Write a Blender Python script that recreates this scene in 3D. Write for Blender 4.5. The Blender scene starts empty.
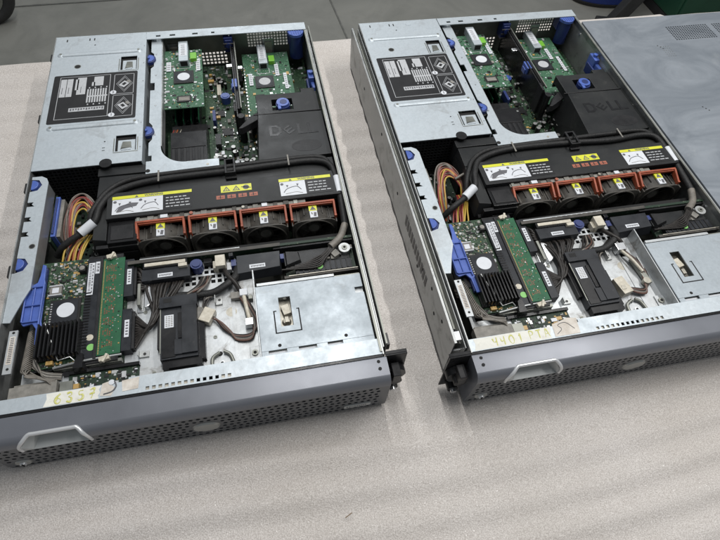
import bpy, math, random
from mathutils import Vector, Matrix
R = math.radians
S = bpy.context.scene
COL = S.collection
rnd = random.Random(7)

# ------------------------------------------------------------------ materials
def mat(name, col, rough=.5, metal=0., var=0., vscale=20., bump=0., bscale=200., rvar=0., col2=None, spec=.5, coat=0., stretch=None, detail=4, dist=0., grime=None, spangle=0.):
    m = bpy.data.materials.new(name); m.use_nodes = True
    nt = m.node_tree; b = nt.nodes['Principled BSDF']
    b.inputs['Base Color'].default_value = (*col, 1)
    b.inputs['Roughness'].default_value = rough
    b.inputs['Metallic'].default_value = metal
    b.inputs['Specular IOR Level'].default_value = spec
    b.inputs['Coat Weight'].default_value = coat
    if var or bump or rvar or col2:
        tc = nt.nodes.new('ShaderNodeTexCoord')
        src = tc.outputs['Object']
        if stretch:
            mp = nt.nodes.new('ShaderNodeMapping'); mp.inputs['Scale'].default_value = stretch
            nt.links.new(src, mp.inputs['Vector']); src = mp.outputs['Vector']
        if var or rvar or col2:
            n = nt.nodes.new('ShaderNodeTexNoise'); n.inputs['Scale'].default_value = vscale
            n.inputs['Detail'].default_value = detail; n.inputs['Roughness'].default_value = .65
            n.inputs['Distortion'].default_value = dist
            nt.links.new(src, n.inputs['Vector'])
            if var or col2:
                r = nt.nodes.new('ShaderNodeValToRGB')
                a = col; c = col2 if col2 else tuple(min(1, x * (1 + var)) for x in col)
                if not col2: a = tuple(x * (1 - var) for x in col)
                r.color_ramp.elements[0].position = .33; r.color_ramp.elements[0].color = (*a, 1)
                r.color_ramp.elements[1].position = .67; r.color_ramp.elements[1].color = (*c, 1)
                nt.links.new(n.outputs['Fac'], r.inputs['Fac'])
                out = r.outputs['Color']
                if spangle:                                   # zinc crystals and fine rubbing marks
                    vz = nt.nodes.new('ShaderNodeTexVoronoi'); vz.inputs['Scale'].default_value = 330
                    nt.links.new(tc.outputs['Object'], vz.inputs['Vector'])
                    bw = nt.nodes.new('ShaderNodeRGBToBW'); nt.links.new(vz.outputs['Color'], bw.inputs[0])
                    ms = nt.nodes.new('ShaderNodeMapping'); ms.inputs['Scale'].default_value = (1, 22, 1); ms.inputs['Rotation'].default_value = (0, 0, .5)
                    ns = nt.nodes.new('ShaderNodeTexNoise'); ns.inputs['Scale'].default_value = 60; ns.inputs['Detail'].default_value = 5; ns.inputs['Distortion'].default_value = .4
                    nt.links.new(tc.outputs['Object'], ms.inputs['Vector']); nt.links.new(ms.outputs['Vector'], ns.inputs['Vector'])
                    ad = nt.nodes.new('ShaderNodeMath'); ad.operation = 'ADD'; nt.links.new(bw.outputs[0], ad.inputs[0]); nt.links.new(ns.outputs['Fac'], ad.inputs[1])
                    mr2 = nt.nodes.new('ShaderNodeMapRange'); mr2.inputs['From Min'].default_value = .5; mr2.inputs['From Max'].default_value = 1.5
                    mr2.inputs['To Min'].default_value = 1 - spangle; mr2.inputs['To Max'].default_value = 1 + spangle
                    nt.links.new(ad.outputs[0], mr2.inputs['Value'])
                    mv = nt.nodes.new('ShaderNodeVectorMath'); mv.operation = 'SCALE'; nt.links.new(out, mv.inputs[0]); nt.links.new(mr2.outputs['Result'], mv.inputs['Scale']); out = mv.outputs[0]
                if grime:                                     # worn-in dirt: colour, scale, threshold, strength
                    gc, gs, gt, ga = grime
                    g = nt.nodes.new('ShaderNodeTexNoise'); g.inputs['Scale'].default_value = gs; g.inputs['Detail'].default_value = 9; g.inputs['Roughness'].default_value = .72; g.inputs['Distortion'].default_value = .6
                    nt.links.new(tc.outputs['Object'], g.inputs['Vector'])
                    gr = nt.nodes.new('ShaderNodeMapRange'); gr.inputs['From Min'].default_value = gt; gr.inputs['From Max'].default_value = gt + .16; gr.inputs['To Max'].default_value = ga
                    nt.links.new(g.outputs['Fac'], gr.inputs['Value'])
                    gm = nt.nodes.new('ShaderNodeMix'); gm.data_type = 'RGBA'; gm.inputs[7].default_value = (*gc, 1)
                    nt.links.new(gr.outputs['Result'], gm.inputs[0]); nt.links.new(out, gm.inputs[6]); out = gm.outputs[2]
                nt.links.new(out, b.inputs['Base Color'])
            if rvar:
                mr = nt.nodes.new('ShaderNodeMapRange')
                mr.inputs['From Min'].default_value = .3; mr.inputs['From Max'].default_value = .7
                mr.inputs['To Min'].default_value = max(.03, rough - rvar); mr.inputs['To Max'].default_value = min(1, rough + rvar)
                nt.links.new(n.outputs['Fac'], mr.inputs['Value'])
                nt.links.new(mr.outputs['Result'], b.inputs['Roughness'])
        if bump:
            n2 = nt.nodes.new('ShaderNodeTexNoise'); n2.inputs['Scale'].default_value = bscale; n2.inputs['Detail'].default_value = 3
            nt.links.new(src, n2.inputs['Vector'])
            bp = nt.nodes.new('ShaderNodeBump'); bp.inputs['Strength'].default_value = bump; bp.inputs['Distance'].default_value = .001
            nt.links.new(n2.outputs['Fac'], bp.inputs['Height'])
            nt.links.new(bp.outputs['Normal'], b.inputs['Normal'])
    return m

M = {}
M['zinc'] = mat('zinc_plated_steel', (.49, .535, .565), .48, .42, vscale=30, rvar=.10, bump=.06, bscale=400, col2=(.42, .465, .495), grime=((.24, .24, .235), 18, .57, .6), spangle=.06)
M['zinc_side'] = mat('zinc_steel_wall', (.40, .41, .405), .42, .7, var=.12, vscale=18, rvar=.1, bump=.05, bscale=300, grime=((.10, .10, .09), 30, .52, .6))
M['deck'] = mat('deck_steel', (.50, .525, .54), .44, .45, vscale=30, rvar=.1, bump=.15, bscale=120, col2=(.40, .41, .41), detail=8, grime=((.12, .105, .085), 26, .54, .85), spangle=.05)
M['steel_dull'] = mat('dull_olive_steel', (.23, .235, .21), .45, .7, var=.15, vscale=30, rvar=.1)
M['worn'] = mat('worn_bay_steel', (.36, .40, .43), .50, .45, vscale=24, rvar=.12, bump=.10, bscale=200, col2=(.30, .335, .36), detail=8, grime=((.20, .19, .175), 20, .57, .6), spangle=.055)
M['bright'] = mat('bright_steel', (.75, .76, .77), .25, .9, var=.08, vscale=60, bump=.1, bscale=150)
M['aged'] = mat('aged_beige_metal', (.36, .34, .29), .45, .5, var=.2, vscale=120)
M['black'] = mat('black_plastic', (.017, .017, .018), .42, 0, var=.25, vscale=35, rvar=.10, bump=.12, bscale=900, grime=((.075, .072, .065), 40, .58, .5), spec=.25)
M['black2'] = mat('worn_black_plastic', (.017, .018, .019), .42, 0, vscale=14, rvar=.14, bump=.10, bscale=700, col2=(.025, .026, .026), detail=7, grime=((.08, .078, .07), 28, .58, .4), spec=.25)
M['gloss'] = mat('glossy_black', (.014, .014, .015), .27, 0, var=.1, rvar=.08, vscale=30, grime=((.06, .058, .052), 50, .60, .5), spec=.25)
M['slate'] = mat('slate_plastic', (.021, .023, .027), .38, 0, var=.2, vscale=50, rvar=.1, grime=((.09, .088, .08), 60, .60, .5), spec=.25)
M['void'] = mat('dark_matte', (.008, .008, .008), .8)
M['fan'] = mat('dusty_fan_plastic', (.034, .032, .029), .52, 0, vscale=60, col2=(.090, .083, .072), rvar=.1, spec=.3)
M['dust'] = mat('dusty_grey_plastic', (.13, .125, .11), .6, 0, vscale=80, col2=(.25, .235, .21))
M['orange'] = mat('orange_plastic', (.30, .068, .030), .45, 0, var=.3, vscale=60, rvar=.08)
M['blue'] = mat('blue_plastic', (.065, .115, .38), .36, 0, var=.15, vscale=40, rvar=.08)
M['dblue'] = mat('dark_blue_plastic', (.018, .032, .13), .4, 0, var=.15, vscale=40)
M['cable'] = mat('black_sleeve', (.018, .018, .018), .45, 0, var=.3, vscale=300, bump=.5, bscale=900, grime=((.07, .065, .06), 70, .56, .5), spec=.25)
M['wblack'] = mat('black_wire', (.028, .025, .023), .38, 0, var=.3, vscale=200, spec=.25)
M['wgrey'] = mat('grey_wire', (.12, .11, .095), .5, 0, vscale=120, col2=(.20, .18, .155))
M['wred'] = mat('red_wire', (.24, .035, .03), .4)
M['wbrown'] = mat('brown_wire', (.11, .055, .04), .4)
M['wyel'] = mat('yellow_wire', (.46, .31, .05), .4)
M['worange'] = mat('orange_wire', (.34, .10, .03), .4)
M['white'] = mat('white_label', (.60, .62, .65), .45, 0, var=.05, vscale=150)
M['lprint'] = mat('label_print', (.10, .10, .11), .5)
M['pale'] = mat('pale_print', (.42, .43, .44), .5, 0, var=.1, vscale=400)
M['dlabel'] = mat('dark_label', (.020, .020, .021), .4, 0, rvar=.08, vscale=30, spec=.25)
M['yellow'] = mat('yellow_label', (.60, .60, .04), .4, 0, var=.06, vscale=90)
M['redprint'] = mat('red_print', (.32, .10, .06), .5)
M['ivory'] = mat('ivory_nylon', (.60, .56, .47), .42, 0, vscale=150, col2=(.42, .38, .30))
M['paper'] = mat('paper', (.70, .69, .63), .8, 0, var=.06, vscale=60, bump=.8, bscale=120, grime=((.45, .42, .34), 60, .55, .5))
M['tape'] = mat('torn_tape', (.48, .43, .37), .6, 0, vscale=90, col2=(.66, .62, .56), bump=.6, bscale=200)
M['marker'] = mat('yellow_marker', (.52, .50, .08), .6, 0, vscale=400, col2=(.62, .62, .30))
M['cap'] = mat('capacitor_top', (.36, .36, .35), .4, .6)
M['gold'] = mat('tan_ceramic', (.42, .27, .09), .4)
M['silver'] = mat('solder_silver', (.55, .56, .55), .35, .7)
M['chip'] = mat('chip_epoxy', (.022, .022, .022), .4, 0, var=.2, vscale=90, spec=.25)
M['led'] = mat('green_led_block', (.16, .42, .04), .4)
M['gdot'] = mat('green_sticker', (.20, .48, .13), .45)
M['bezel'] = mat('bezel_grey_paint', (.148, .156, .176), .34, .35, var=.05, vscale=9, rvar=.05, bump=.05, bscale=1500, grime=((.10, .10, .108), 14, .60, .5))
M['bezelperf'] = mat('bezel_perforated_grey', (.095, .10, .108), .42, .3, var=.08, vscale=20)
M['chrome'] = mat('satin_trim', (.60, .61, .62), .30, .45)
M['badge'] = mat('badge_silver', (.34, .345, .33), .36, .5)
M['sage'] = mat('pale_recess_paint', (.42, .435, .43), .42, .2, var=.05, vscale=30, grime=((.2, .2, .19), 40, .62, .5))
M['rivet'] = mat('rivet_dark', (.05, .05, .05), .4, .5, spec=.25)

def pcb_mat(name, base, trace, spot):
    m = mat(name, base, .5, spec=.3); nt = m.node_tree; b = nt.nodes['Principled BSDF']
    tc = nt.nodes.new('ShaderNodeTexCoord')
    v = nt.nodes.new('ShaderNodeTexVoronoi'); v.distance = 'CHEBYCHEV'; v.feature = 'F1'; v.inputs['Scale'].default_value = 230
    nt.links.new(tc.outputs['Object'], v.inputs['Vector'])
    r = nt.nodes.new('ShaderNodeValToRGB'); r.color_ramp.interpolation = 'CONSTANT'
    e = r.color_ramp.elements; e[0].position = 0; e[0].color = (*spot, 1); e[1].position = .12; e[1].color = (*trace, 1)
    x = e.new(.30); x.color = (*base, 1)
    nt.links.new(v.outputs['Distance'], r.inputs['Fac'])
    n = nt.nodes.new('ShaderNodeTexNoise'); n.inputs['Scale'].default_value = 55; n.inputs['Detail'].default_value = 6
    nt.links.new(tc.outputs['Object'], n.inputs['Vector'])
    mr = nt.nodes.new('ShaderNodeValToRGB'); mr.color_ramp.elements[0].position = .40; mr.color_ramp.elements[1].position = .62
    nt.links.new(n.outputs['Fac'], mr.inputs['Fac'])
    mx = nt.nodes.new('ShaderNodeMix'); mx.data_type = 'RGBA'
    mx.inputs[6].default_value = (*base, 1)
    nt.links.new(mr.outputs['Color'], mx.inputs[0]); nt.links.new(r.outputs['Color'], mx.inputs[7])
    nt.links.new(mx.outputs[2], b.inputs['Base Color'])
    return m
M['pcb'] = pcb_mat('green_circuit_board', (.024, .052, .027), (.055, .105, .058), (.22, .24, .18))
M['pcbl'] = pcb_mat('lit_green_circuit_board', (.045, .115, .066), (.085, .18, .11), (.36, .40, .35))  # board green brightened in its colour for light on the network cards
M['pcbd'] = pcb_mat('dark_circuit_board', (.014, .030, .018), (.035, .060, .035), (.17, .18, .13))
M['dimm'] = mat('memory_board_green', (.018, .098, .045), .5, 0, var=.15, vscale=120, spec=.3)
M['dimmchip'] = mat('memory_chip_print', (.17, .06, .03), .45)

# ------------------------------------------------------------------ mesh builder (millimetres)
def catmull(pts, n=6):
    P = [Vector(p) for p in pts]
    if len(P) < 3: return P
    out = []
    for i in range(len(P) - 1):
        p0 = P[i - 1] if i else P[0] * 2 - P[1]
        p1, p2 = P[i], P[i + 1]
        p3 = P[i + 2] if i + 2 < len(P) else P[-1] * 2 - P[-2]
        for k in range(n):
            t = k / n
            out.append(.5 * ((2 * p1) + (p2 - p0) * t + (2 * p0 - 5 * p1 + 4 * p2 - p3) * t * t + (3 * p1 - p0 - 3 * p2 + p3) * t ** 3))
    out.append(P[-1]); return out

class MB:
    def __init__(s): s.v = []; s.f = []; s.m = []; s.s = []; s.names = []
    def mi(s, n):
        if n not in s.names: s.names.append(n)
        return s.names.index(n)
    def add(s, vs, fs, m, smooth=False):
        o = len(s.v); s.v += [tuple(p) for p in vs]; k = s.mi(m)
        for f in fs: s.f.append([i + o for i in f]); s.m.append(k); s.s.append(smooth)
        return s
    def box(s, x0, x1, y0, y1, z0, z1, m='black', rot=0, tx=0):
        cx, cy, cz = (x0 + x1) / 2, (y0 + y1) / 2, (z0 + z1) / 2
        vs = []
        mt = Matrix.Rotation(R(rot), 3, 'Z') @ Matrix.Rotation(R(tx), 3, 'X') if (rot or tx) else None
        for x, y, z in [(x0, y0, z0), (x1, y0, z0), (x1, y1, z0), (x0, y1, z0), (x0, y0, z1), (x1, y0, z1), (x1, y1, z1), (x0, y1, z1)]:
            p = Vector((x - cx, y - cy, z - cz))
            if mt: p = mt @ p
            vs.append((p.x + cx, p.y + cy, p.z + cz))
        return s.add(vs, [(0, 3, 2, 1), (4, 5, 6, 7), (0, 1, 5, 4), (1, 2, 6, 5), (2, 3, 7, 6), (3, 0, 4, 7)], m)
    def loft(s, pb, zb, pt, zt, m):
        n = len(pb)
        vs = [(x, y, zb) for x, y in pb] + [(x, y, zt) for x, y in pt]
        fs = [list(range(n))[::-1], [n + i for i in range(n)]] + [(i, (i + 1) % n, n + (i + 1) % n, n + i) for i in range(n)]
        return s.add(vs, fs, m)
    def prism(s, poly, z0, z1, m='black'):
        a = sum(poly[i][0] * poly[(i + 1) % len(poly)][1] - poly[(i + 1) % len(poly)][0] * poly[i][1] for i in range(len(poly)))
        if a < 0: poly = poly[::-1]
        return s.loft(poly, z0, poly, z1, m)
    def cyl(s, c, r, h, m='black', ax='z', n=20, r2=None, smooth=True):
        r2 = r if r2 is None else r2; vs = []
        def P(a, rr, t):
            u, w = rr * math.cos(a), rr * math.sin(a)
            return {'z': (c[0] + u, c[1] + w, c[2] + t), 'y': (c[0] + w, c[1] + t, c[2] + u), 'x': (c[0] + t, c[1] + u, c[2] + w)}[ax]
        for i in range(n): vs.append(P(i * 2 * math.pi / n, r, 0))
        for i in range(n): vs.append(P(i * 2 * math.pi / n, r2, h))
        s.add(vs, [(i, (i + 1) % n, n + (i + 1) % n, n + i) for i in range(n)], m, smooth)
        s.add(vs, [list(range(n))[::-1], [n + i for i in range(n)]], m)
        return s
    def tube(s, pts, r, m='wblack', n=8, sm=6, taper=None, flat=1.):
        P = catmull(pts, sm) if sm else [Vector(p) for p in pts]
        vs = []; L = len(P); up = Vector((0, 0, 1)); prev = None
        for i, p in enumerate(P):
            d = (P[min(i + 1, L - 1)] - P[max(i - 1, 0)]).normalized()
            if prev is None:
                a = up if abs(d.z) < .9 else Vector((1, 0, 0)); u = d.cross(a).normalized()
            else: u = (prev - d * prev.dot(d)).normalized()
            prev = u; w = d.cross(u); rr = r * (taper(i / (L - 1)) if taper else 1)
            for k in range(n):
                a = 2 * math.pi * k / n; vs.append(p + u * math.cos(a) * rr + w * math.sin(a) * rr * flat)
        fs = [(i * n + k, i * n + (k + 1) % n, (i + 1) * n + (k + 1) % n, (i + 1) * n + k) for i in range(L - 1) for k in range(n)]
        s.add(vs, fs, m, True)
        s.add(vs, [list(range(n))[::-1], [(L - 1) * n + k for k in range(n)]], m)
        return s
    def grid(s, xs, ys, skip, t0, t1, m, T=lambda a, b, t: (a, b, t)):
        """sheet with rectangular openings: cells (i,j) of the grid xs x ys, thickness t0..t1"""
        nx, ny = len(xs), len(ys)
        vs = [T(x, y, t0) for y in ys for x in xs] + [T(x, y, t1) for y in ys for x in xs]
        N = nx * ny; fs = []
        solid = lambda i, j: 0 <= i < nx - 1 and 0 <= j < ny - 1 and not skip(i, j)
        for j in range(ny - 1):
            for i in range(nx - 1):
                if not solid(i, j): continue
                a, b, c, d = j * nx + i, j * nx + i + 1, (j + 1) * nx + i + 1, (j + 1) * nx + i
                fs += [(a, d, c, b), (N + a, N + b, N + c, N + d)]
                if not solid(i, j - 1): fs.append((a, b, N + b, N + a))
                if not solid(i + 1, j): fs.append((b, c, N + c, N + b))
                if not solid(i, j + 1): fs.append((c, d, N + d, N + c))
                if not solid(i - 1, j): fs.append((d, a, N + a, N + d))
        return s.add(vs, fs, m)
    def perf(s, x0, x1, y0, y1, nx, ny, frac, t0, t1, m, T=lambda a, b, t: (a, b, t), extra=None):
        """perforated panel: nx x ny square holes"""
        px, py = (x1 - x0) / nx, (y1 - y0) / ny
        g = (1 - frac) / 2
        xs = [x0]; ys = [y0]
        for i in range(nx): xs += [x0 + (i + g) * px, x0 + (i + 1 - g) * px]
        for i in range(ny): ys += [y0 + (i + g) * py, y0 + (i + 1 - g) * py]
        xs.append(x1); ys.append(y1)
        return s.grid(xs, ys, lambda i, j: i % 2 == 1 and j % 2 == 1 and not (extra and extra(i // 2, j // 2)), t0, t1, m, T)
    def text(s, txt, x, y, z, size, m, rot=0, depth=.15, sx=1., T=None):
        cu = bpy.data.curves.new('t', 'FONT'); cu.body = txt; cu.size = size; cu.offset = size * .028; cu.extrude = depth / 2
        cu.align_x = 'CENTER'; cu.align_y = 'CENTER'; cu.resolution_u = 2
        o = bpy.data.objects.new('t', cu); COL.objects.link(o)
        me = bpy.data.meshes.new_from_object(o.evaluated_get(bpy.context.evaluated_depsgraph_get()))
        c, q = math.cos(R(rot)), math.sin(R(rot)); vs = []
        for v in me.vertices:
            a, b = v.co.x * sx, v.co.y
            p = (x + a * c - b * q, y + a * q + b * c, z + v.co.z)
            vs.append(T(*p) if T else p)
        s.add(vs, [list(p.vertices) for p in me.polygons], m)
        bpy.data.objects.remove(o); bpy.data.curves.remove(cu); bpy.data.meshes.remove(me)
        return s
    def scatter(s, x0, x1, y0, y1, z, n, seed, pal, smin=1.5, smax=5, hmax=3, avoid=()):
        q = random.Random(seed); k = 0; tries = 0
        while k < n and tries < n * 6:
            tries += 1
            x, y = q.uniform(x0, x1), q.uniform(y0, y1)
            if any(a <= x <= b and c <= y <= d for a, b, c, d in avoid): continue
            w = smin + (smax - smin) * q.random() ** 2.2; l = w * q.choice((.45, .6, 1, 1, 1.6))
            if q.random() < .5: w, l = l, w
            x = min(max(x, x0 + w / 2), x1 - w / 2); y = min(max(y, y0 + l / 2), y1 - l / 2)
            h = q.uniform(.5, hmax) * (.5 if w < 2.5 else 1)
            s.box(x - w / 2, x + w / 2, y - l / 2, y + l / 2, z, z + h, q.choice(pal)); k += 1
            if w > 3.5 and q.random() < .4:                                # pin rows beside a chip
                nn = int(w / 1.2)
                for i in range(nn):
                    s.box(x - w / 2 + i * 1.2, x - w / 2 + i * 1.2 + .55, y - l / 2 - .8, y + l / 2 + .8, z + .02, z + .35, 'silver')
        return s
    def build(s, name, parent=None, bevel=0, scale=.001, seg=2, stuff=False):
        me = bpy.data.meshes.new(name)
        me.from_pydata([(a * scale, b * scale, c * scale) for a, b, c in s.v], [], s.f)
        for n in s.names: me.materials.append(M[n])
        me.polygons.foreach_set('material_index', s.m); me.polygons.foreach_set('use_smooth', s.s)
        me.update()
        o = bpy.data.objects.new(name, me); COL.objects.link(o)
        if parent: o.parent = parent
        if bevel:
            b = o.modifiers.new('edge', 'BEVEL'); b.width = bevel * scale; b.segments = seg; b.limit_method = 'ANGLE'; b.angle_limit = R(35)
        if stuff: o['kind'] = 'stuff'
        return o

def thing(name, label, cat, loc=(0, 0, 0), rot=0, group=None):
    o = bpy.data.objects.new(name, None); COL.objects.link(o); o.empty_display_size = .05
    o.location = loc; o.rotation_euler = (0, 0, rot); o['label'] = label; o['category'] = cat
    if group: o['group'] = group
    return o
def tag(o, label, cat, group=None):
    o['label'] = label; o['category'] = cat
    if group: o['group'] = group
    return o

def ngon(cx, cy, r, n=20, a0=0, a1=360, ry=None):
    ry = ry or r
    return [(cx + r * math.cos(R(a0 + (a1 - a0) * i / (n if a1 - a0 >= 360 else n - 1))), cy + ry * math.sin(R(a0 + (a1 - a0) * i / (n if a1 - a0 >= 360 else n - 1)))) for i in range(n)]
def rrect(x0, x1, y0, y1, r, n=5):
    p = []
    for cx, cy, a in ((x1 - r, y1 - r, 0), (x0 + r, y1 - r, 90), (x0 + r, y0 + r, 180), (x1 - r, y0 + r, 270)):
        p += ngon(cx, cy, r, n, a, a + 90)
    return p

PALG = ['chip', 'chip', 'silver', 'gold', 'silver', 'dust', 'chip', 'white', 'pale']
PALD = ['chip', 'chip', 'silver', 'gold', 'dust', 'chip', 'chip', 'pale']

# ------------------------------------------------------------------ server parts
W, D, H = 444, 700, 86
def chassis(root, v):
    b = MB()
    b.box(0, W, 0, D, .5, 1.8, 'steel_dull')
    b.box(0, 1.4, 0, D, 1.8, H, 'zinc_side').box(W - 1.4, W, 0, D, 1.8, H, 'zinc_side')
    # rolled top lips of the side walls
    b.box(W - 4.0, W - 1.4, 4, D - 22, H - 1.4, H, 'steel_dull')
    for y in (60, 180, 300, 420, 560, 640): b.cyl((W - 1.5, y, 70), 2.2, -1.2, 'bright', 'x', 10)
    # front wall
    b.box(1.4, W - 1.4, 0, 1.2, 1.8, 82, 'steel_dull')
    o = b.build('chassis', root)
    # back wall with its square hole grille
    T = lambda a, c, t: (a, 698 + t, c)
    g = MB()
    g.perf(333, 411, 44, 80, 14, 6, .62, 0, 1.2, 'steel_dull', T)
    g.box(155, 333, 698, 699.2, 40, 86, 'steel_dull').box(411, W - 1.4, 698, 699.2, 1.8, 86, 'steel_dull').box(333, 411, 698, 699.2, 80, 86, 'steel_dull').box(333, 411, 698, 699.2, 1.8, 44, 'steel_dull')
    g.box(155, 228, 698, 699.2, 1.8, 40, 'steel_dull').box(292, 333, 698, 699.2, 1.8, 40, 'steel_dull')
    g.perf(228, 292, 12, 40, 9, 4, .6, 0, 1.2, 'steel_dull', T); g.box(228, 292, 698, 699.2, 1.8, 12, 'steel_dull')
    g.box(1.4, 155, 698, 699.2, 1.8, 83, 'steel_dull')
    # expansion slot covers
    for x in (196, 372):
        g.box(x - 10, x + 10, 694, 696.5, 22, 62, 'zinc_side'); g.box(x - 7, x + 7, 692, 694, 30, 56, 'aged')
    g.build('rear_panel', o)
    f = MB()
    f.grid([156, 172, 180, 196, 206, 236, 246, 270, 276, W], [677, 683, 688, 699.5], lambda i, j: i in (1, 3, 5, 7) and j == 1, H - .3, H + 1, 'zinc')
    f.box(300, 302, 677, 678, H - 3, H, 'zinc')
    f.build('rear_flange', o)
    for x in (159, 200, 240, 278): pass
    # right slide rail
    r = MB()
    if v == 0: r.box(446.3, 446.4, 14, 20, 30, 31, 'zinc_side')
    r.box(446.5, 448, 14, 692, 30, 76, 'zinc_side').box(449.6, 451, 14, 692, 24, 83, 'zinc_side').box(448, 449.6, 14, 692, 30, 33, 'zinc_side')
    r.box(449.6, 451.6, 14, 692, 83, 84, 'steel_dull')
    r.box(451, 455, 14, 30, 66, 80, 'rivet')
    if v == 0: r.build('slide_rail', root)
    if v == 1:
        r = MB()
        r.box(-15, -13.6, 17, 694, 2, 81, 'zinc_side').box(-15, -12, 17, 694, 81, 82.2, 'zinc_side').box(-15, -2, 17, 694, 1.9, 3.2, 'zinc_side')
        r.box(-8, -6.8, 22, 694, 22, 74, 'steel_dull').box(-6.8, -3, 22, 694, 66, 67.2, 'steel_dull').box(-2.6, -1.4, 10, 694, 30, 79, 'zinc_side')
        r.box(-15, -3, 17, 19, 30, 60, 'bright').box(-12, -4, 22, 34, 74, 79, 'bright').box(-13, -5, 30, 40, 70, 74, 'rivet')
        for y, z in ((60, 60), (85, 38), (110, 62), (170, 30), (150, 50), (300, 45), (420, 60), (560, 45)):
            r.cyl((-15, y, z), 2.6, -.5, 'void', 'x', 12)
        for i in range(11): r.box(-15.5, -15, 130 + i * 11, 137 + i * 11, 36, 56, 'rivet')
        for y in (60, 140, 250, 330, 470, 600): r.box(-11, -8.5, y, y + 14, 60, 66, 'rivet')
        r.build('slide_rail', root)
    else:
        for y in (654, 493, 344, 198):
            MB().box(-7, 0, y - 9, y + 9, 64, 79, 'rivet').cyl((-7, y, 72), 5, 3, 'rivet', 'x').build('rail_peg', root, .8)
    # ears
    for sx in (0, 1):
        X = (lambda x: W + x) if sx else (lambda x: -x)
        a, c = sorted((X(1), X(28)))
        ear = MB().box(a, c, -3.5, -1.5, 4, 86, 'gloss').box(a, c, -1.5, 3, 84.2, 86, 'gloss')
        e = ear.build('rack_ear', root, .5)
        k = MB()
        k.cyl((X(13), -4, 48), 15, -9, 'gloss', 'y', 32).cyl((X(13), -13, 48), 8, -9, 'black', 'y', 24)
        k.box(X(13) - 5, X(13) + 5, -24, -6, 50, 70, 'gloss')
        k.cyl((X(14), -4, 14), 7, -12, 'black', 'y', 20).cyl((X(14), -16, 14), 4, -4, 'bright', 'y', 12)
        k.build('thumb_latch', e, .8)

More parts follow.
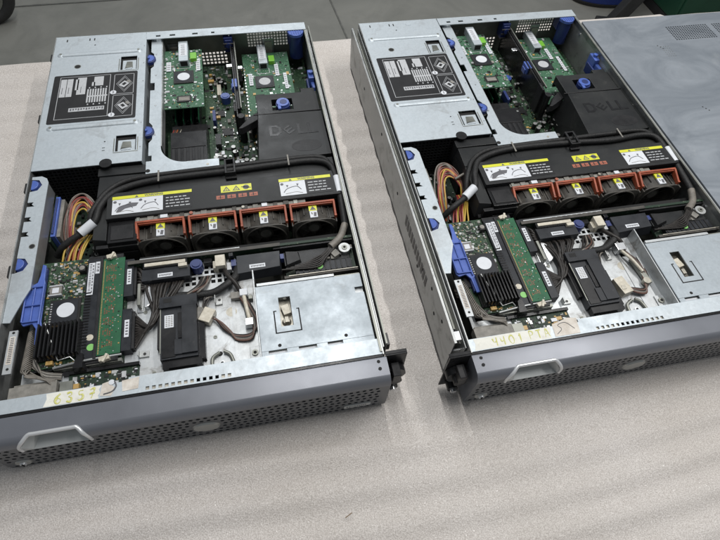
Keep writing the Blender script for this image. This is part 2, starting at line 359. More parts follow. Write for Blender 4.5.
def bezel(root, v):
    # profile of the painted skin: back top edge -> rounded nose
    prof = [(-3.5, 80.5), (-3.5, 85.8), (-4.3, 86.6), (-4.8, 86.65), (-14, 86.5), (-26.2, 85.6), (-26.8, 85.5), (-29.4, 84.4), (-31.8, 82.4), (-33.6, 79.4), (-34.6, 75.9), (-34.9, 74), (-35, 72)]
    hl, hr = (50, 38), (99, 106)                  # handle opening: x at top, x at bottom
    b = MB()
    cols = [-1.5] + [10, 30]
    def hx(side, z):                              # opening edge by height
        a, c = (hl if side == 0 else hr); t = min(1, max(0, (86 - z) / 14)); return a + (c - a) * t
    opens = 5                                     # first profile index that lies in the opening
    xsR = [130, 180, 240, 300, 360, 420, 440, 445.5]
    xsL = [-1.5, 8, 20, 30]
    rows = []
    for (y, z) in prof: rows.append([(x, y, z) for x in xsL] + [(hx(0, z), y, z), (hx(1, z), y, z)] + [(x, y, z) for x in xsR])
    n = len(rows[0]); vs = [p for r_ in rows for p in r_]; fs = []
    for j in range(len(rows) - 1):
        for i in range(n - 1):
            if j >= opens and i == len(xsL): continue
            fs.append((j * n + i, (j + 1) * n + i, (j + 1) * n + i + 1, j * n + i + 1))
    b.add(vs, fs, 'bezel', True)
    # end caps
    for x, fl in ((-1.5, 0), (445.5, 1)):
        poly = [(x, y, z) for y, z in prof] + [(x, -31, 1), (x, -6, 1)]
        b.add(poly, [list(range(len(poly)))[::(1 if fl else -1)]], 'bezel')
    b.box(-.5, 444.5, -9, -4, 4, 80, 'void')
    for q in (9, 435):
        for yy in (-9, -18): b.cyl((q, yy, 86.65), 2.1, .15, 'void', 'z', 14)
    o = b.build('bezel', root)
    # perforated face (real holes)
    g = MB()
    px, pz = 8.0, 10.0
    n_x = 56
    def F(x, z): return (x, -31 - 4 * (z - 2) / 70, z)
    def cell(x0, x1, z0, z1, hole=True):
        if not hole:
            g.add([F(x0, z0), F(x1, z0), F(x1, z1), F(x0, z1)], [(0, 1, 2, 3)], 'bezelperf'); return
        cx, cz = (x0 + x1) / 2, (z0 + z1) / 2; rx, rz = 2.5, 2.7; k = 12
        o_, i_ = [], []
        for q in range(k):
            a = 2 * math.pi * q / k + math.pi / k; ca, sa = math.cos(a), math.sin(a)
            i_.append(F(cx + rx * ca, cz + rz * sa))
            t = max(abs(ca) / ((x1 - x0) / 2), abs(sa) / ((z1 - z0) / 2))
            o_.append([cx + ca / t, cz + sa / t])
        # move the nearest outer points into the corners
        for X_, Z_ in ((x0, z0), (x1, z0), (x1, z1), (x0, z1)):
            j = min(range(k), key=lambda q: (o_[q][0] - X_) ** 2 + (o_[q][1] - Z_) ** 2); o_[j] = [X_, Z_]
        vv = [F(*q) for q in o_] + i_ + [(p[0], p[1] + 1.6, p[2]) for p in i_]
        g.add(vv, [(q, (q + 1) % k, k + (q + 1) % k, k + q) for q in range(k)] + [(k + q, k + (q + 1) % k, 2 * k + (q + 1) % k, 2 * k + q) for q in range(k)], 'bezelperf')
    x_first = -1.5
    zs = [2 + pz * i for i in range(8)]
    for j in range(7):
        off = 2.0 * (j % 2)
        xs0 = 2 + off
        cell(x_first, xs0, zs[j], zs[j + 1], False)
        nn = int((444 - xs0) // px)
        for i in range(nn):
            a, c = xs0 + i * px, xs0 + (i + 1) * px; cx, cz = (a + c) / 2, (zs[j] + zs[j + 1]) / 2
            if j >= 6 and a < 112 and c > 32:
                if c <= 38 or a >= 106: cell(a, c, zs[j], zs[j + 1], False)
                elif a < 38: cell(a, 38, zs[j], zs[j + 1], False)
                elif c > 106: cell(106, c, zs[j], zs[j + 1], False)
                else: cell(a, c, zs[j], 62.4, False)
                continue
            hole = not (((cx - 226) / 20) ** 2 + ((cz - 36) / 18) ** 2 < 1 or (388 < cx < 428 and 9 < cz < 26) or ((cx - 18) / 11) ** 2 + ((cz - 19) / 10) ** 2 < 1 or (j == 6 and 30 < cx < 114) or cx > 434)
            cell(a, c, zs[j], zs[j + 1], hole)
        cell(xs0 + nn * px, 445.5, zs[j], zs[j + 1], False)
    g.build('perforated_grille', o)
    # handle recess
    h = MB()
    A = [(50, -26.2, 85.6), (99, -26.2, 85.6), (106, -35, 62), (38, -35, 62), (38, -35, 72), (106, -35, 72)]
    fl = [(56, -18, 68), (94, -18, 68), (101, -34.8, 62.4), (48, -34.8, 62.4)]
    vs = [A[0], A[1], (96, -21, 80), (54, -21, 80)] + fl
    h.add(vs, [(0, 1, 2, 3), (3, 2, 5, 4)], 'sage')
    h.add(fl, [(0, 1, 2, 3)], 'sage')
    h.add([A[0], (54, -21, 80), fl[0], fl[3], A[3], A[4]], [(0, 1, 2, 3, 4, 5)], 'sage')
    h.add([A[1], (96, -21, 80), fl[1], fl[2], A[2], A[5]], [(5, 4, 3, 2, 1, 0)], 'sage')
    h.box(57, 93, -20.5, -18.2, 68.2, 73, 'void')  # dark strip painting in the shadow line under the rim
    h.build('handle_recess', o)
    t = MB()
    t.tube([(37, -34.6, 63), (37, -34.7, 72), (39.5, -34.0, 77.5), (43.5, -32.4, 82), (50, -27.0, 85.4), (56, -26.6, 85.6), (75, -26.6, 85.7), (93, -26.6, 85.6), (99, -27.0, 85.4), (103.6, -32.4, 82), (106, -34.0, 77.5), (107.6, -34.7, 72), (107.8, -34.6, 63)], 2.2, 'chrome', 10, 3)
    t.build('handle_trim', o)
    l = MB()
    TF = lambda a, c, t: (a, -31 - 4 * (c - 2) / 70 - t, c)
    def disc(bb, cx, cz, rx, rz, t0, t1, m):
        p = ngon(cx, cz, rx, 28, ry=rz); k = len(p)
        vs = [TF(x, z, t0) for x, z in p] + [TF(cx + (x - cx) * .9, cz + (z - cz) * .9, t1) for x, z in p]
        bb.add(vs, [(i, (i + 1) % k, k + (i + 1) % k, k + i) for i in range(k)], m, True); bb.add(vs, [[k + i for i in range(k)]], m)
    disc(l, 226, 36, 16, 14, 0, 2.2, 'badge'); disc(l, 226, 36, 13.0, 11.0, 2.2, 2.0, 'sage')
    l.build('badge', o)
    l = MB(); disc(l, 18, 19, 9, 8, 0, 1.5, 'badge'); disc(l, 18, 19, 4, 4, 1.5, 3.5, 'chrome'); l.box(17.3, 18.7, -36.6, -35.4, 16, 22, 'void'); l.build('key_lock', o)
    l = MB()
    p = rrect(391, 425, 12, 21, 2); k = len(p)
    l.add([TF(x, z, 0) for x, z in p] + [TF(x, z, 1.2) for x, z in p], [(i, (i + 1) % k, k + (i + 1) % k, k + i) for i in range(k)] + [[k + i for i in range(k)]], 'sage')
    q = random.Random(2); x = 394.
    while x < 420:
        w = q.uniform(1, 2.4); l.add([TF(x, 14.6, 1.25), TF(x + w, 14.6, 1.25), TF(x + w, 18.4, 1.25), TF(x, 18.4, 1.25)], [(0, 1, 2, 3)], 'lprint'); x += w + .8
    l.build('model_plate', o)

def psu(root, v):
    b = MB()
    cuts = [(114, 141, 594, 632), (116, 146, 394, 429)]
    xs = [0, 114, 116, 141, 146, 155.5]; ys = [369, 394, 429, 594, 632, 702]
    def sk(i, j): return (i in (1, 2) and j == 3) or (i in (2, 3) and j == 1)
    b.grid(xs, ys, sk, 84.4, 85.6, 'zinc')
    b.box(0, 1.2, 369, 702, 70, 84.4, 'zinc').box(154.3, 155.5, 369, 702, 30, 84.4, 'zinc').box(0, 155.5, 700.8, 702, 60, 84.4, 'zinc')
    o = b.build('power_supply_cover', root)
    for (x0, x1, y0, y1) in cuts:
        t = MB().box(x0 - 2, x1 + 2, y0 - 2, y1 + 2, 80.5, 81.2, 'void')
        t.box(x0 + 3, x1 - 2, y0 + 1, y1 - 9, 81.2, 83.4, 'zinc').prism([(x0 + 7, y0 + 6), (x1 - 7, y0 + 8), (x1 - 8, y1 - 14), (x0 + 10, y1 - 13)], 83.4, 84.2, 'steel_dull').box(x0 + 8, x1 - 8, y0 + 4, y0 + 8, 83.4, 84.2, 'zinc')
        t.build('cutout_tab', o)
        c2 = MB()                                # pressed groove round the tab
        for q in ((x0 - 3, x0 - 1.6, y0, y1 - 6), (x1 + 1.6, x1 + 3, y0, y1 - 6), (x0 - 3, x1 + 3, y0 - 3, y0 - 1.6)): c2.box(*q, 85.6, 85.75, 'steel_dull')
        c2.build('pressed_groove', o)
    for (x0, x1, y) in ((14, 143, 647), (18, 143, 458)):
        r = MB(); P = []
        r.tube([(x0, y, 85.6), (x1, y, 85.6)], 5, 'zinc', 20, 0, flat=.5)
        for x in (x0, x1):
            vs = []
            for a in range(20):
                for rr, zz in ((6.2, 85.6), (3.5, 87.9)): vs.append((x + rr * math.cos(a * math.pi / 10), y + rr * math.sin(a * math.pi / 10), zz))
            r.add(vs, [(2 * i, 2 * ((i + 1) % 20), 2 * ((i + 1) % 20) + 1, 2 * i + 1) for i in range(20)] + [[2 * i + 1 for i in range(20)]], 'zinc', True)
            r.cyl((x, y, 87.9), 2.2, .3, 'steel_dull', 'z', 12)
        r.build('stiffening_rib', o)
    MB().cyl((44, 612, 85.6), 5.6, .1, 'steel_dull').cyl((44, 612, 85.65), 4.4, .15, 'void').build('punched_hole', o)
    for x in (20, 58, 66): MB().box(x - 1, x + 1, 686, 693, 85.6, 85.8, 'rivet').build('punched_hole', o)
    MB().cyl((68, 672, 85.6), 1.3, .2, 'rivet').build('punched_hole', o); MB().cyl((96, 690, 85.6), 6, .35, 'zinc').build('pressed_dimple', o); MB().cyl((100, 418, 85.6), 1.2, .2, 'rivet').build('punched_hole', o)
    for y in (398, 404): MB().box(97, 101, y, y + 1.2, 85.6, 85.8, 'rivet').build('punched_hole', o)
    for y in (400, 455, 500, 560, 610, 660): MB().cyl((152.5, y, 85.6), 1.0, .8, 'bright', 'z', 10).build('spot_weld', o)
    L = MB(); z = 85.65
    L.prism(rrect(10, 143, 468, 589, 3), z, z + .25, 'dlabel'); z += .25
    def ln(x0, x1, y0, y1, m='pale', h=.12): L.box(x0, x1, y0, y1, z, z + h, m)
    ln(20, 100, 583, 583.8); ln(20, 20.8, 478, 583); ln(20, 100, 477.2, 478); ln(99.2, 100, 478, 583)   # frame
    for x0, x1, y0, y1 in ((22, 31, 532, 578), (32, 41, 532, 578), (48, 62, 536, 580), (45, 50, 548, 576), (74, 89, 556, 580), (71, 76, 556, 566)): ln(x0, x1, y0, y1)
    for x in (25, 35, 54): ln(x, x + 1, 540, 556, 'lprint', .2)
    for i in range(8): ln(65 + i * 4, 67.4 + i * 4, 514, 548)
    ln(65, 97, 528, 531, 'pale', .14)
    for i in range(4): ln(67 + i * 9, 69 + i * 9, 550, 553); ln(67 + i * 9, 69 + i * 9, 508, 511)
    ln(40, 94, 494, 503)
    for i in range(13): ln(42 + i * 4, 44.6 + i * 4, 496 + (i % 3) * .8, 501.4, 'lprint', .16)
    for k, (y0, y1, num) in enumerate(((530, 582, '2'), (474, 527, '1'))):
        for q in ((106, 138, y1 - .8, y1), (106, 138, y0, y0 + .8), (106, 106.8, y0, y1), (137.2, 138, y0, y1)): ln(*q)
        cx, cy = 123, (y0 + y1) / 2
        for rr in (21, 17):
            for a in range(4):
                x_, y_ = cx + .62 * rr * math.cos(R(90 * a)), cy + rr * math.sin(R(90 * a)); x2, y2 = cx + .62 * rr * math.cos(R(90 * a + 90)), cy + rr * math.sin(R(90 * a + 90))
                L.tube([(x_, y_, z), (x2, y2, z)], .35, 'pale', 4, 0)
        L.box(cx - 6, cx + 5, cy - 8, cy + 6, z, z + .15, 'pale', rot=35 if k else -40)
        L.box(cx - 3, cx + 2, cy - 4, cy + 3, z + .15, z + .25, 'dlabel', rot=35 if k else -40)
        L.box(cx + 4, cx + 9, cy + 2, cy + 9, z, z + .15, 'dust', rot=30)
        L.cyl((106, y0 + 5, z), 5, .2, 'white', 'z', 20); L.text(num, 106, y0 + 5, z + .25, 8, 'lprint')
    L.build('instruction_label', o)
    # cage: perforated front of the power supply
    g = MB()
    T = lambda a, c, t: (a, 371 + t, c)
    g.perf(3, 99, 8, 80, 16, 12, .66, 0, 1, 'black', T)
    g.box(3, 99, 371, 372, 80, 84.3, 'black').box(99, 154, 371, 372, 4, 84.3, 'black').box(3, 99, 371, 372, 4, 8, 'black')
    g.box(3, 154, 392, 393, 3, 80, 'void')
    g.cyl((104, 371, 84.6), 9, 1.6, 'black', 'z', 24)
    g.build('power_supply_grille', root)

def riser(root, v):
    arc = ngon(219, 402, 38, 10, 270, 180, ry=38)
    poly = [(160, 344), (267, 344), (267, 364), (219, 364)] + arc[1:] + [(181, 686), (177, 690), (163, 690), (163, 648), (168, 642), (168, 606), (163, 600), (163, 560), (170, 560), (170, 540), (163, 540), (163, 460), (168, 452), (168, 420), (163, 412), (163, 384), (168, 384), (168, 372), (160, 372)]
    b = MB().prism(poly, 78.4, 80, 'zinc')
    b.box(181, 182.4, 404, 688, 58, 79, 'zinc_side').box(219, 267, 364, 365.4, 50, 79, 'zinc_side').box(160, 267, 343, 344, 40, 79, 'zinc_side')
    for y in (430, 500, 580, 640): b.cyl((172, y, 80), 1.6, .6, 'bright', 'z', 12)
    b.cyl((163, 352, 80), 3.4, .3, 'void').cyl((250, 354, 80), 2, .4, 'aged')
    o = b.build('riser_bracket', root)
    for y in (624, 436):
        k = MB().prism(ngon(160, y, 15, 24, -90, 90), 66, 77.5, 'rivet').prism(ngon(160, y, 11.5, 24, -100, 100), 77.5, 83.5, 'dblue').prism(ngon(160, y, 9, 24, -90, 90), 83.5, 84.2, 'blue')
        k.box(158.5, 162, y - 2, y + 2, 84.2, 86.5, 'blue')
        k.build('blue_latch', o, .5)
    # centre riser wall
    b = MB().box(300, 302, 470, 690, 14, 68, 'gloss').box(302, 306, 500, 690, 20, 60, 'chip').box(306, 309, 500, 686, 56, 66, 'void')
    b.box(307.5, 309.5, 490, 690, 66, 70, 'steel_dull').box(296, 300, 480, 500, 20, 72, 'black')
    b.box(290, 300, 612, 620, 60, 64, 'bright').box(310, 318, 605, 612, 60, 64, 'bright')
    b.cyl((306, 474, 10), 6, 56, 'black', 'z', 18)
    o = b.build('center_riser', root, .4)
    MB().box(297, 306, 552, 574, 52, 66, 'blue').box(295, 297, 556, 570, 50, 60, 'blue').build('blue_latch', o, .8)
    # rear latches
    k = MB().box(290, 306, 676, 696, 48, 80, 'dblue').box(292, 304, 674, 676, 55, 76, 'dblue').cyl((298, 674, 66), 5, -3, 'dblue', 'y')
    for i in range(3): k.box(288, 308, 672, 674, 50 + i * 9, 53 + i * 9, 'rivet')
    k.build('expansion_latch', root, .8)
    k = MB().prism(ngon(424, 676, 15, 24, 180, 360, ry=16), 80, 85.6, 'blue').prism(ngon(424, 676, 13, 24, 180, 360, ry=14), 34, 80, 'dblue').box(409, 439, 676, 694, 60, 84, 'dblue')
    for i in range(6): k.box(411 + i * 4.4, 413 + i * 4.4, 664, 675.8, 85.6, 86.6, 'blue')
    k.build('expansion_latch', root, .8)
    k = MB().box(431, 441, 548, 572, 50, 74, 'blue').loft([(432, 528), (441, 528), (441, 548), (434, 548)], 54, [(436, 532), (441, 532), (441, 548), (434, 548)], 66, 'blue').box(428, 432, 540, 566, 40, 60, 'dblue').cyl((436, 560, 74), 4, 5, 'blue')
    k.build('guide_latch', root, 1.2)

def nic(root, x0, x1, y0, y1, z, seed, pm, disc):
    b = MB().box(x0, x1, y0, y1, z - 1.6, z, pm)
    cx = (x0 + x1) / 2 if x1 - x0 < 80 else x0 + 36
    cy = y0 + (y1 - y0) * (.50 if x1 - x0 < 80 else .56)
    px = cx + 2
    av = [(cx - 19, cx + 19, cy - 19, cy + 19), (px - 10, px + 10, y1 - 52, y1)]
    b.scatter(x0 + 1, x1 - 1, y0 + 1, y1 - 1, z, 190, seed, PALG, 1.2, 5, 1.6, av)
    b.box(x0 + 1, x0 + 3, y0 + 10, y1 - 10, z - 9, z - 2, 'dust')
    for yy in range(int(y0 + 14), int(y1 - 40), 9): b.box(x0 - .1, x0 + 2.2, yy, yy + 4, z, z + .8, 'silver')
    o = b.build('network_card', root)
    c = MB().box(cx - 17, cx + 17, cy - 17, cy + 17, z, z + 2.2, 'chip').box(cx - 14, cx + 14, cy - 14, cy + 14, z + 2.2, z + 2.6, 'slate')
    c.cyl((cx, cy, z + 2.6), 10.5, .35, disc, 'z', 32)
    c.build('controller_chip', o, .3)
    MB().box(cx - 12, cx + 12, y0 + 14, y0 + 30, z, z + 1.8, 'chip').box(cx - 9, cx + 9, y0 + 17, y0 + 27, z + 1.8, z + 2, 'dust').build('small_chip', o, .2)
    q = MB()
    for d in ((cx - 12, cx + 12, cy + 26, cy + 27), (cx - 12, cx + 12, cy + 41, cy + 42), (cx - 12, cx - 11, cy + 26, cy + 42), (cx + 11, cx + 12, cy + 26, cy + 42)): q.box(*d, z, z + .3, 'pale')
    q.build('board_print', o)
    p = MB().box(px - 8, px + 8, y1 - 50, y1 + 8, z, z + 13, 'zinc').box(px - 6.5, px + 6.5, y1 - 36, y1 + 2, z + 13, z + 13.3, 'white')
    for i in range(9): p.box(px - 4 + (i % 2), px + 3, y1 - 33 + i * 3.6, y1 - 32 + i * 3.6, z + 13.3, z + 13.45, 'lprint')
    p.box(px - 6, px + 6, y1 - 50.4, y1 - 50, z + 2, z + 11, 'void')
    p.build('network_port', o, .5)
    MB().box(px + 11, px + 22, y1 - 38, y1 - 20, z, z + 8, 'led').build('indicator_block', o, .5)
    labs = [(x0 + 3, x0 + 11, y1 - 62, y1 - 36)] if x1 - x0 < 80 else [(x0 + 8, x0 + 15, cy - 8, cy + 26), (cx + 36, cx + 42, cy - 24, cy + 22)]
    labs.append((cx + 22, cx + 29, cy + 16, cy + 50))
    for (a, c_, d, e) in labs:
        if c_ > x1: a, c_ = x1 - 8, x1 - 1.5
        l = MB().box(a, c_, d, e, z + .9, z + 1.9, 'white')
        for i in range(int((e - d - 4) / 1.9)):
            if (i * 7) % 3: l.box(a + 1, c_ - 1.2, d + 2 + i * 1.9, d + 2.9 + i * 1.9, z + 1.9, z + 2, 'lprint')
        l.build('barcode_label', o)

def mainboard(root, v):
    b = MB().box(158, 441, 352, 696, 8, 10, 'pcb').box(26, 158, 206, 360, 8, 10, 'pcbd').box(158, 441, 196, 352, 8, 10, 'pcbd')
    b.scatter(250, 440, 352, 690, 10, 520, 11 + v, PALG, 1.6, 7, 5, [(335, 440, 360, 510)])
    b.scatter(252, 334, 352, 690, 10, 420, 91 + v, ['chip', 'dust', 'steel_dull', 'gold', 'silver', 'pcbl', 'chip'], 1.0, 3.2, 2.5)
    for (x_, y_, w_, l_, h_, m_) in ((262, 470, 9, 26, 14, 'gloss'), (318, 500, 6, 40, 12, 'dust'), (270, 604, 7, 30, 13, 'ivory'), (328, 560, 8, 18, 18, 'steel_dull'), (290, 360, 30, 7, 10, 'gloss'), (266, 400, 6, 22, 9, 'pale'), (312, 640, 6, 34, 14, 'gloss'), (258, 530, 5, 28, 16, 'dblue')):
        b.box(x_ - w_ / 2, x_ + w_ / 2, y_ - l_ / 2, y_ + l_ / 2, 10, 10 + h_, m_)
    b.scatter(184, 250, 500, 690, 10, 90, 12 + v, PALD, 2, 8, 8)
    b.scatter(28, 110, 215, 360, 10, 130, 13 + v, PALD, 2, 10, 9)
    o = b.build('main_board', root)
    c = MB().box(188, 246, 395, 470, 12, 46, 'gloss').box(188, 246, 470, 500, 12, 34, 'black').box(190, 244, 432, 434, 46, 47, 'black')
    for i in range(6): c.box(190 + i * 9, 195 + i * 9, 397, 431, 46, 46.8, 'black')
    c.build('memory_shroud', o, .6)
    c = MB()
    for i in range(4): c.box(192 + i * 13, 196 + i * 13, 505, 640, 10, 30, 'gloss').box(193.3 + i * 13, 194.6 + i * 13, 508, 637, 30, 38, 'dimm')
    c.build('memory_slots', o)
    q = random.Random(5 + v)
    spots = [(306, 416), (317, 415), (286, 450), (288, 438), (328, 380), (275, 385), (328, 455), (328, 440), (271, 640), (262, 650), (274, 628), (282, 622), (205, 433)] + [(q.uniform(255, 332), q.uniform(365, 660)) for _ in range(16)] + [(q.uniform(35, 84), q.uniform(235, 300)) for _ in range(12)]
    for i, (x, y) in enumerate(spots):
        r = 4 if i < 8 else q.uniform(2.5, 4)
        MB().cyl((x, y, 10), r, 12, 'chip', 'z', 16).cyl((x, y, 22), r * .92, .3, 'cap', 'z', 16).build('capacitor', o)
    for (x, y, w, m_) in ((279, 500, 18, 'chip'), (268, 550, 16, 'chip'), (298, 380, 14, 'dust'), (315, 530, 10, 'chip')):
        MB().box(x - w / 2, x + w / 2, y - w / 2, y + w / 2, 10, 12.5, m_).box(x - w / 2 - 1, x + w / 2 + 1, y - w / 2 + 1, y + w / 2 - 1, 10, 10.8, 'silver').build('board_chip', o, .2)
    k = MB().cyl((280, 584, 10), 8.5, 14, 'blue', 'z', 24).cyl((280, 584, 24), 6, 1, 'blue', 'z', 24); k.build('board_knob', o, .6)
    w = MB()
    for i in range(5):
        x = 188 + i * 3
        w.tube([(x, 505, 12), (x + 3, 490, 34), (x - 2, 470, 30), (x + 2, 440, 18)], .9, ['wred', 'wbrown', 'worange', 'wblack', 'aged'][i], 6)
    w.tube([(198, 428, 30), (222, 426, 30), (246, 428, 30)], 1, 'silver', 6, 0)
    w.build('loose_wires', o)
    w = MB(); w.cyl((320, 396, 22), 4, 1, 'white', 'z', 16); w.cyl((290, 414, 11), 5, .3, 'white').cyl((290, 424, 11), 4, .3, 'white'); w.build('white_marks', o)

def cpu_cover(root, v):
    b = MB()
    top = [(326, 353), (440, 355), (439, 458), (334, 460)]
    bot = [(320, 350), (441.5, 352), (441.5, 462), (326, 466)]
    b.loft(bot, 12, top, 76, 'black2')
    # rear section with the latch opening, slightly lower
    xs = [334, 360, 394, 438]; ys = [461, 470, 498, 512]
    b.grid(xs, ys, lambda i, j: i == 1 and j == 1, 60, 74.2, 'black2')
    b.box(360, 394, 470, 498, 40, 58, 'void')
    b.box(412, 436, 512, 524, 50, 72, 'black2').box(336, 350, 512, 516, 50, 73, 'black2')
    b.box(327, 440, 460, 461.5, 74, 76.4, 'black')
    # arm reaching over to the riser
    b.loft([(298, 446), (306, 446), (334, 462), (334, 486), (318, 478)], 50, [(300, 448), (306, 448), (334, 466), (334, 484), (320, 474)], 62, 'black')
    o = b.build('processor_cover', root, 1.2)
    k = MB()
    k.prism(ngon(378, 485, 12, 28), 60, 74, 'dblue').prism(ngon(378, 486, 10.5, 28), 74, 77.5, 'blue')
    k.box(369, 374, 470, 486, 74, 77, 'blue')
    k.prism(ngon(379, 486, 6, 20), 77.5, 77.9, 'dblue')
    k.build('latch_knob', o, 1)
    # raised lettering of the moulded cover
    l = MB(); z = 76.02; hh = .22; zz = [0]
    def stroke(pts, w=3.6):
        for a, c in zip(pts[:-1], pts[1:]):
            dx, dy = c[0] - a[0], c[1] - a[1]; L_ = math.hypot(dx, dy); nx, ny = -dy / L_ * w / 2, dx / L_ * w / 2; ex, ey = dx / L_ * w / 2, dy / L_ * w / 2
            zz[0] += .015
            l.prism([(a[0] - ex + nx, a[1] - ey + ny), (a[0] - ex - nx, a[1] - ey - ny), (c[0] + ex - nx, c[1] + ey - ny), (c[0] + ex + nx, c[1] + ey + ny)], z, z + hh + zz[0], 'gloss')
    y0 = 408; h_ = 20
    stroke([(351, y0), (351, y0 + h_), (360, y0 + h_), (366, y0 + h_ / 2 + 5), (366, y0 + h_ / 2 - 5), (360, y0), (351, y0)], 4.2)
    e = [((0, 0), (11, 0)), ((0, 6.5), (10, 6.5)), ((0, 13), (11, 13)), ((0, 0), (0, 13))]
    for a, c in e:
        rt = lambda p: (380 + p[0] * math.cos(R(38)) - p[1] * math.sin(R(38)), y0 + 1 + p[0] * math.sin(R(38)) + p[1] * math.cos(R(38)))
        stroke([rt(a), rt(c)], 3.0)
    for x in (396, 413): stroke([(x, y0 + h_), (x, y0), (x + 12, y0)], 4.2)
    l.build('embossed_lettering', o)
    MB().prism(ngon(404, 378, 24, 32, ry=13), 76.02, 76.2, 'black').build('worn_patch', o)

def fan_cover(root, v):
    b = MB(); dv = 3.5 * v
    # stepped cover
    b.box(110, 438, 264, 311, 74, 83.4, 'black2')
    b.loft([(92, 311), (440, 311), (441, 350), (92, 356)], 60, [(93, 311.5), (439, 311.5), (439, 346), (94, 352)], 77, 'black2')
    b.loft([(88, 230), (112, 228), (112, 311), (88, 311)], 50, [(92, 236), (110, 232), (110, 311), (93, 311)], 76, 'black2')
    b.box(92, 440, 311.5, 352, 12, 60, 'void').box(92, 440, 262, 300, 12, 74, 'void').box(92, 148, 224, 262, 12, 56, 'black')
    b.box(92, 160, 352, 368, 40, 79, 'black2')                       # left part running up to the power supply
    b.box(112, 150, 226, 263, 56, 77, 'gloss').box(116, 146, 230, 255, 77, 78.2, 'black').box(112, 150, 224, 226, 60, 70, 'black')
    b.box(96, 112, 222, 228, 56, 72, 'black')
    b.box(110, 438, 262.4, 264, 78, 84.4, 'black')
    o = b.build('fan_cover', root, 1.0)
    s = MB().box(148, 385, 256, 262, 72, 80, 'dust')
    q = random.Random(3)
    for i in range(16):
        x = 150 + i * 14.5; s.box(x, x + q.uniform(3, 9), 255, 262.2, 80, 80 + q.uniform(.8, 2.5), q.choice(['dust', 'dust', 'steel_dull', 'fan']))
    s.box(182, 192, 256, 262, 80, 82.6, 'white').box(322, 330, 256, 262, 80, 82.6, 'white')
    s.cyl((224, 259, 80), 2.5, 3, 'redprint').cyl((296, 259, 80), 2.2, 3, 'aged')
    s.build('dusty_ledge', o, .4)
    # warning labels
    def warn(x0, x1, y0, y1, split, two):
        l = MB(); z = 83.5
        l.box(x0, x1, y0, y1, z, z + .2, 'dlabel')
        l.box(x0, x1, y1 - 5.6, y1, z + .2, z + .3, 'yellow')
        l.text('WARNING', (x0 + x1) / 2 + 2, y1 - 2.8, z + .4, 5.2, 'lprint', sx=1.0)
        l.prism([((x0 + x1) / 2 - 24, y1 - 4.8), ((x0 + x1) / 2 - 19, y1 - 4.8), ((x0 + x1) / 2 - 21.5, y1 - .8)], z + .3, z + .45, 'lprint')
        l.box(x0 + .6, split, y0 + .6, y1 - 6.2, z + .2, z + .3, 'white')
        zz = z + .3; n = 2 if two else 1; ww = (split - x0) / n
        for k in range(n):
            c = x0 + ww * (k + .5); yb = y0 + 9
            l.tube([(c - ww * .36, yb - 2, zz), (c - ww * .2, yb + 5, zz), (c + ww * .15, yb + 8, zz), (c + ww * .32, yb + 1, zz)], .55, 'lprint', 5)
            l.tube([(c - ww * .3, yb - 5, zz), (c + ww * .1, yb - 3, zz), (c + ww * .36, yb - 6, zz)], .4, 'dust', 5)
            l.prism([(c - ww * .25, y1 - 13), (c - ww * .15, y1 - 13), (c - ww * .2, y1 - 18)], zz, zz + .1, 'lprint')
            l.prism([(c + ww * .15, y1 - 12), (c + ww * .25, y1 - 12), (c + ww * .2, y1 - 17)], zz, zz + .1, 'lprint')
            l.cyl((x0 + 4 + ww * k, y1 - 10.5, zz), 2.4, .12, 'lprint', 'z', 14)
        if two:
            l.prism([(x0 + 6, y0 + 5), (x0 + 10, y0 + 14), (x0 + 24, y0 + 20), (x0 + 36, y0 + 19), (x0 + 33, y0 + 13), (x0 + 18, y0 + 10), (x0 + 12, y0 + 5)], zz, zz + .14, 'lprint')
        q = random.Random(int(x0))
        for i in range(4):
            y = y1 - 11 - i * 5.6; x = split + 4
            while x < x1 - 8:
                w = q.uniform(3, 8); l.box(x, min(x + w, x1 - 3), y - 1.7, y, z + .2, z + .3, 'pale'); x += w + 1.6
        l.build('warning_label', o)
    warn(117, 226, 269, 303, 186, True); warn(351, 428, 269, 303, 389, False)
    l = MB(); z = 83.5
    l.box(267, 311, 289, 302, z, z + .2, 'yellow')
    for i in range(3):
        c = 275 + i * 14
        if i < 2: l.prism([(c - 5.5, 291), (c + 5.5, 291), (c, 300.5)], z + .2, z + .3, 'lprint'); l.prism([(c - 3, 292.3), (c + 3, 292.3), (c, 297.8)], z + .3, z + .36, 'yellow'); l.box(c - .6, c + .6, 293, 296, z + .36, z + .45, 'lprint')
        else: l.cyl((c, 295.5, z + .2), 4.5, .12, 'lprint', 'z', 16); l.box(c - 7, c + 7, 294.4, 296, z + .2, z + .32, 'lprint', rot=-12)
    l.build('hazard_label', o)
    l = MB()
    for i in range(4):
        x = 260 + i * 15.6; l.box(x, x + 12, 277, 284, z, z + .15, 'redprint'); l.box(x + 2, x + 10, 279.4, 280.2, z + .15, z + .2, 'dlabel'); l.box(x + 5, x + 6.4, 278, 283.4, z + .15, z + .22, 'dlabel')
    l.build('red_print', o)
    # cables lying behind the cover
    c = MB()
    c.tube([(437, 262, 78), (436, 300, 80), (430, 326, 82), (405, 337 - dv, 82), (350, 336 - 2 * dv, 82), (281, 333, 82), (200, 331 + dv, 82), (150, 326 + dv, 82), (116, 312 + dv, 82), (101, 290, 82), (96, 270, 80), (90, 262, 77), (75, 252, 73), (52, 240, 66), (38, 236, 50)], 4.6, 'cable', 12)
    c.build('sleeved_cable', root)
    c = MB()
    c.tube([(436, 320, 70), (420, 344, 80), (350, 346, 80), (281, 343, 81), (200, 342, 80), (140, 338, 80), (110, 322, 79), (95, 300, 78), (86, 280, 74), (82, 262, 60)], 4.0, 'cable', 12)
    c.build('sleeved_cable', root)
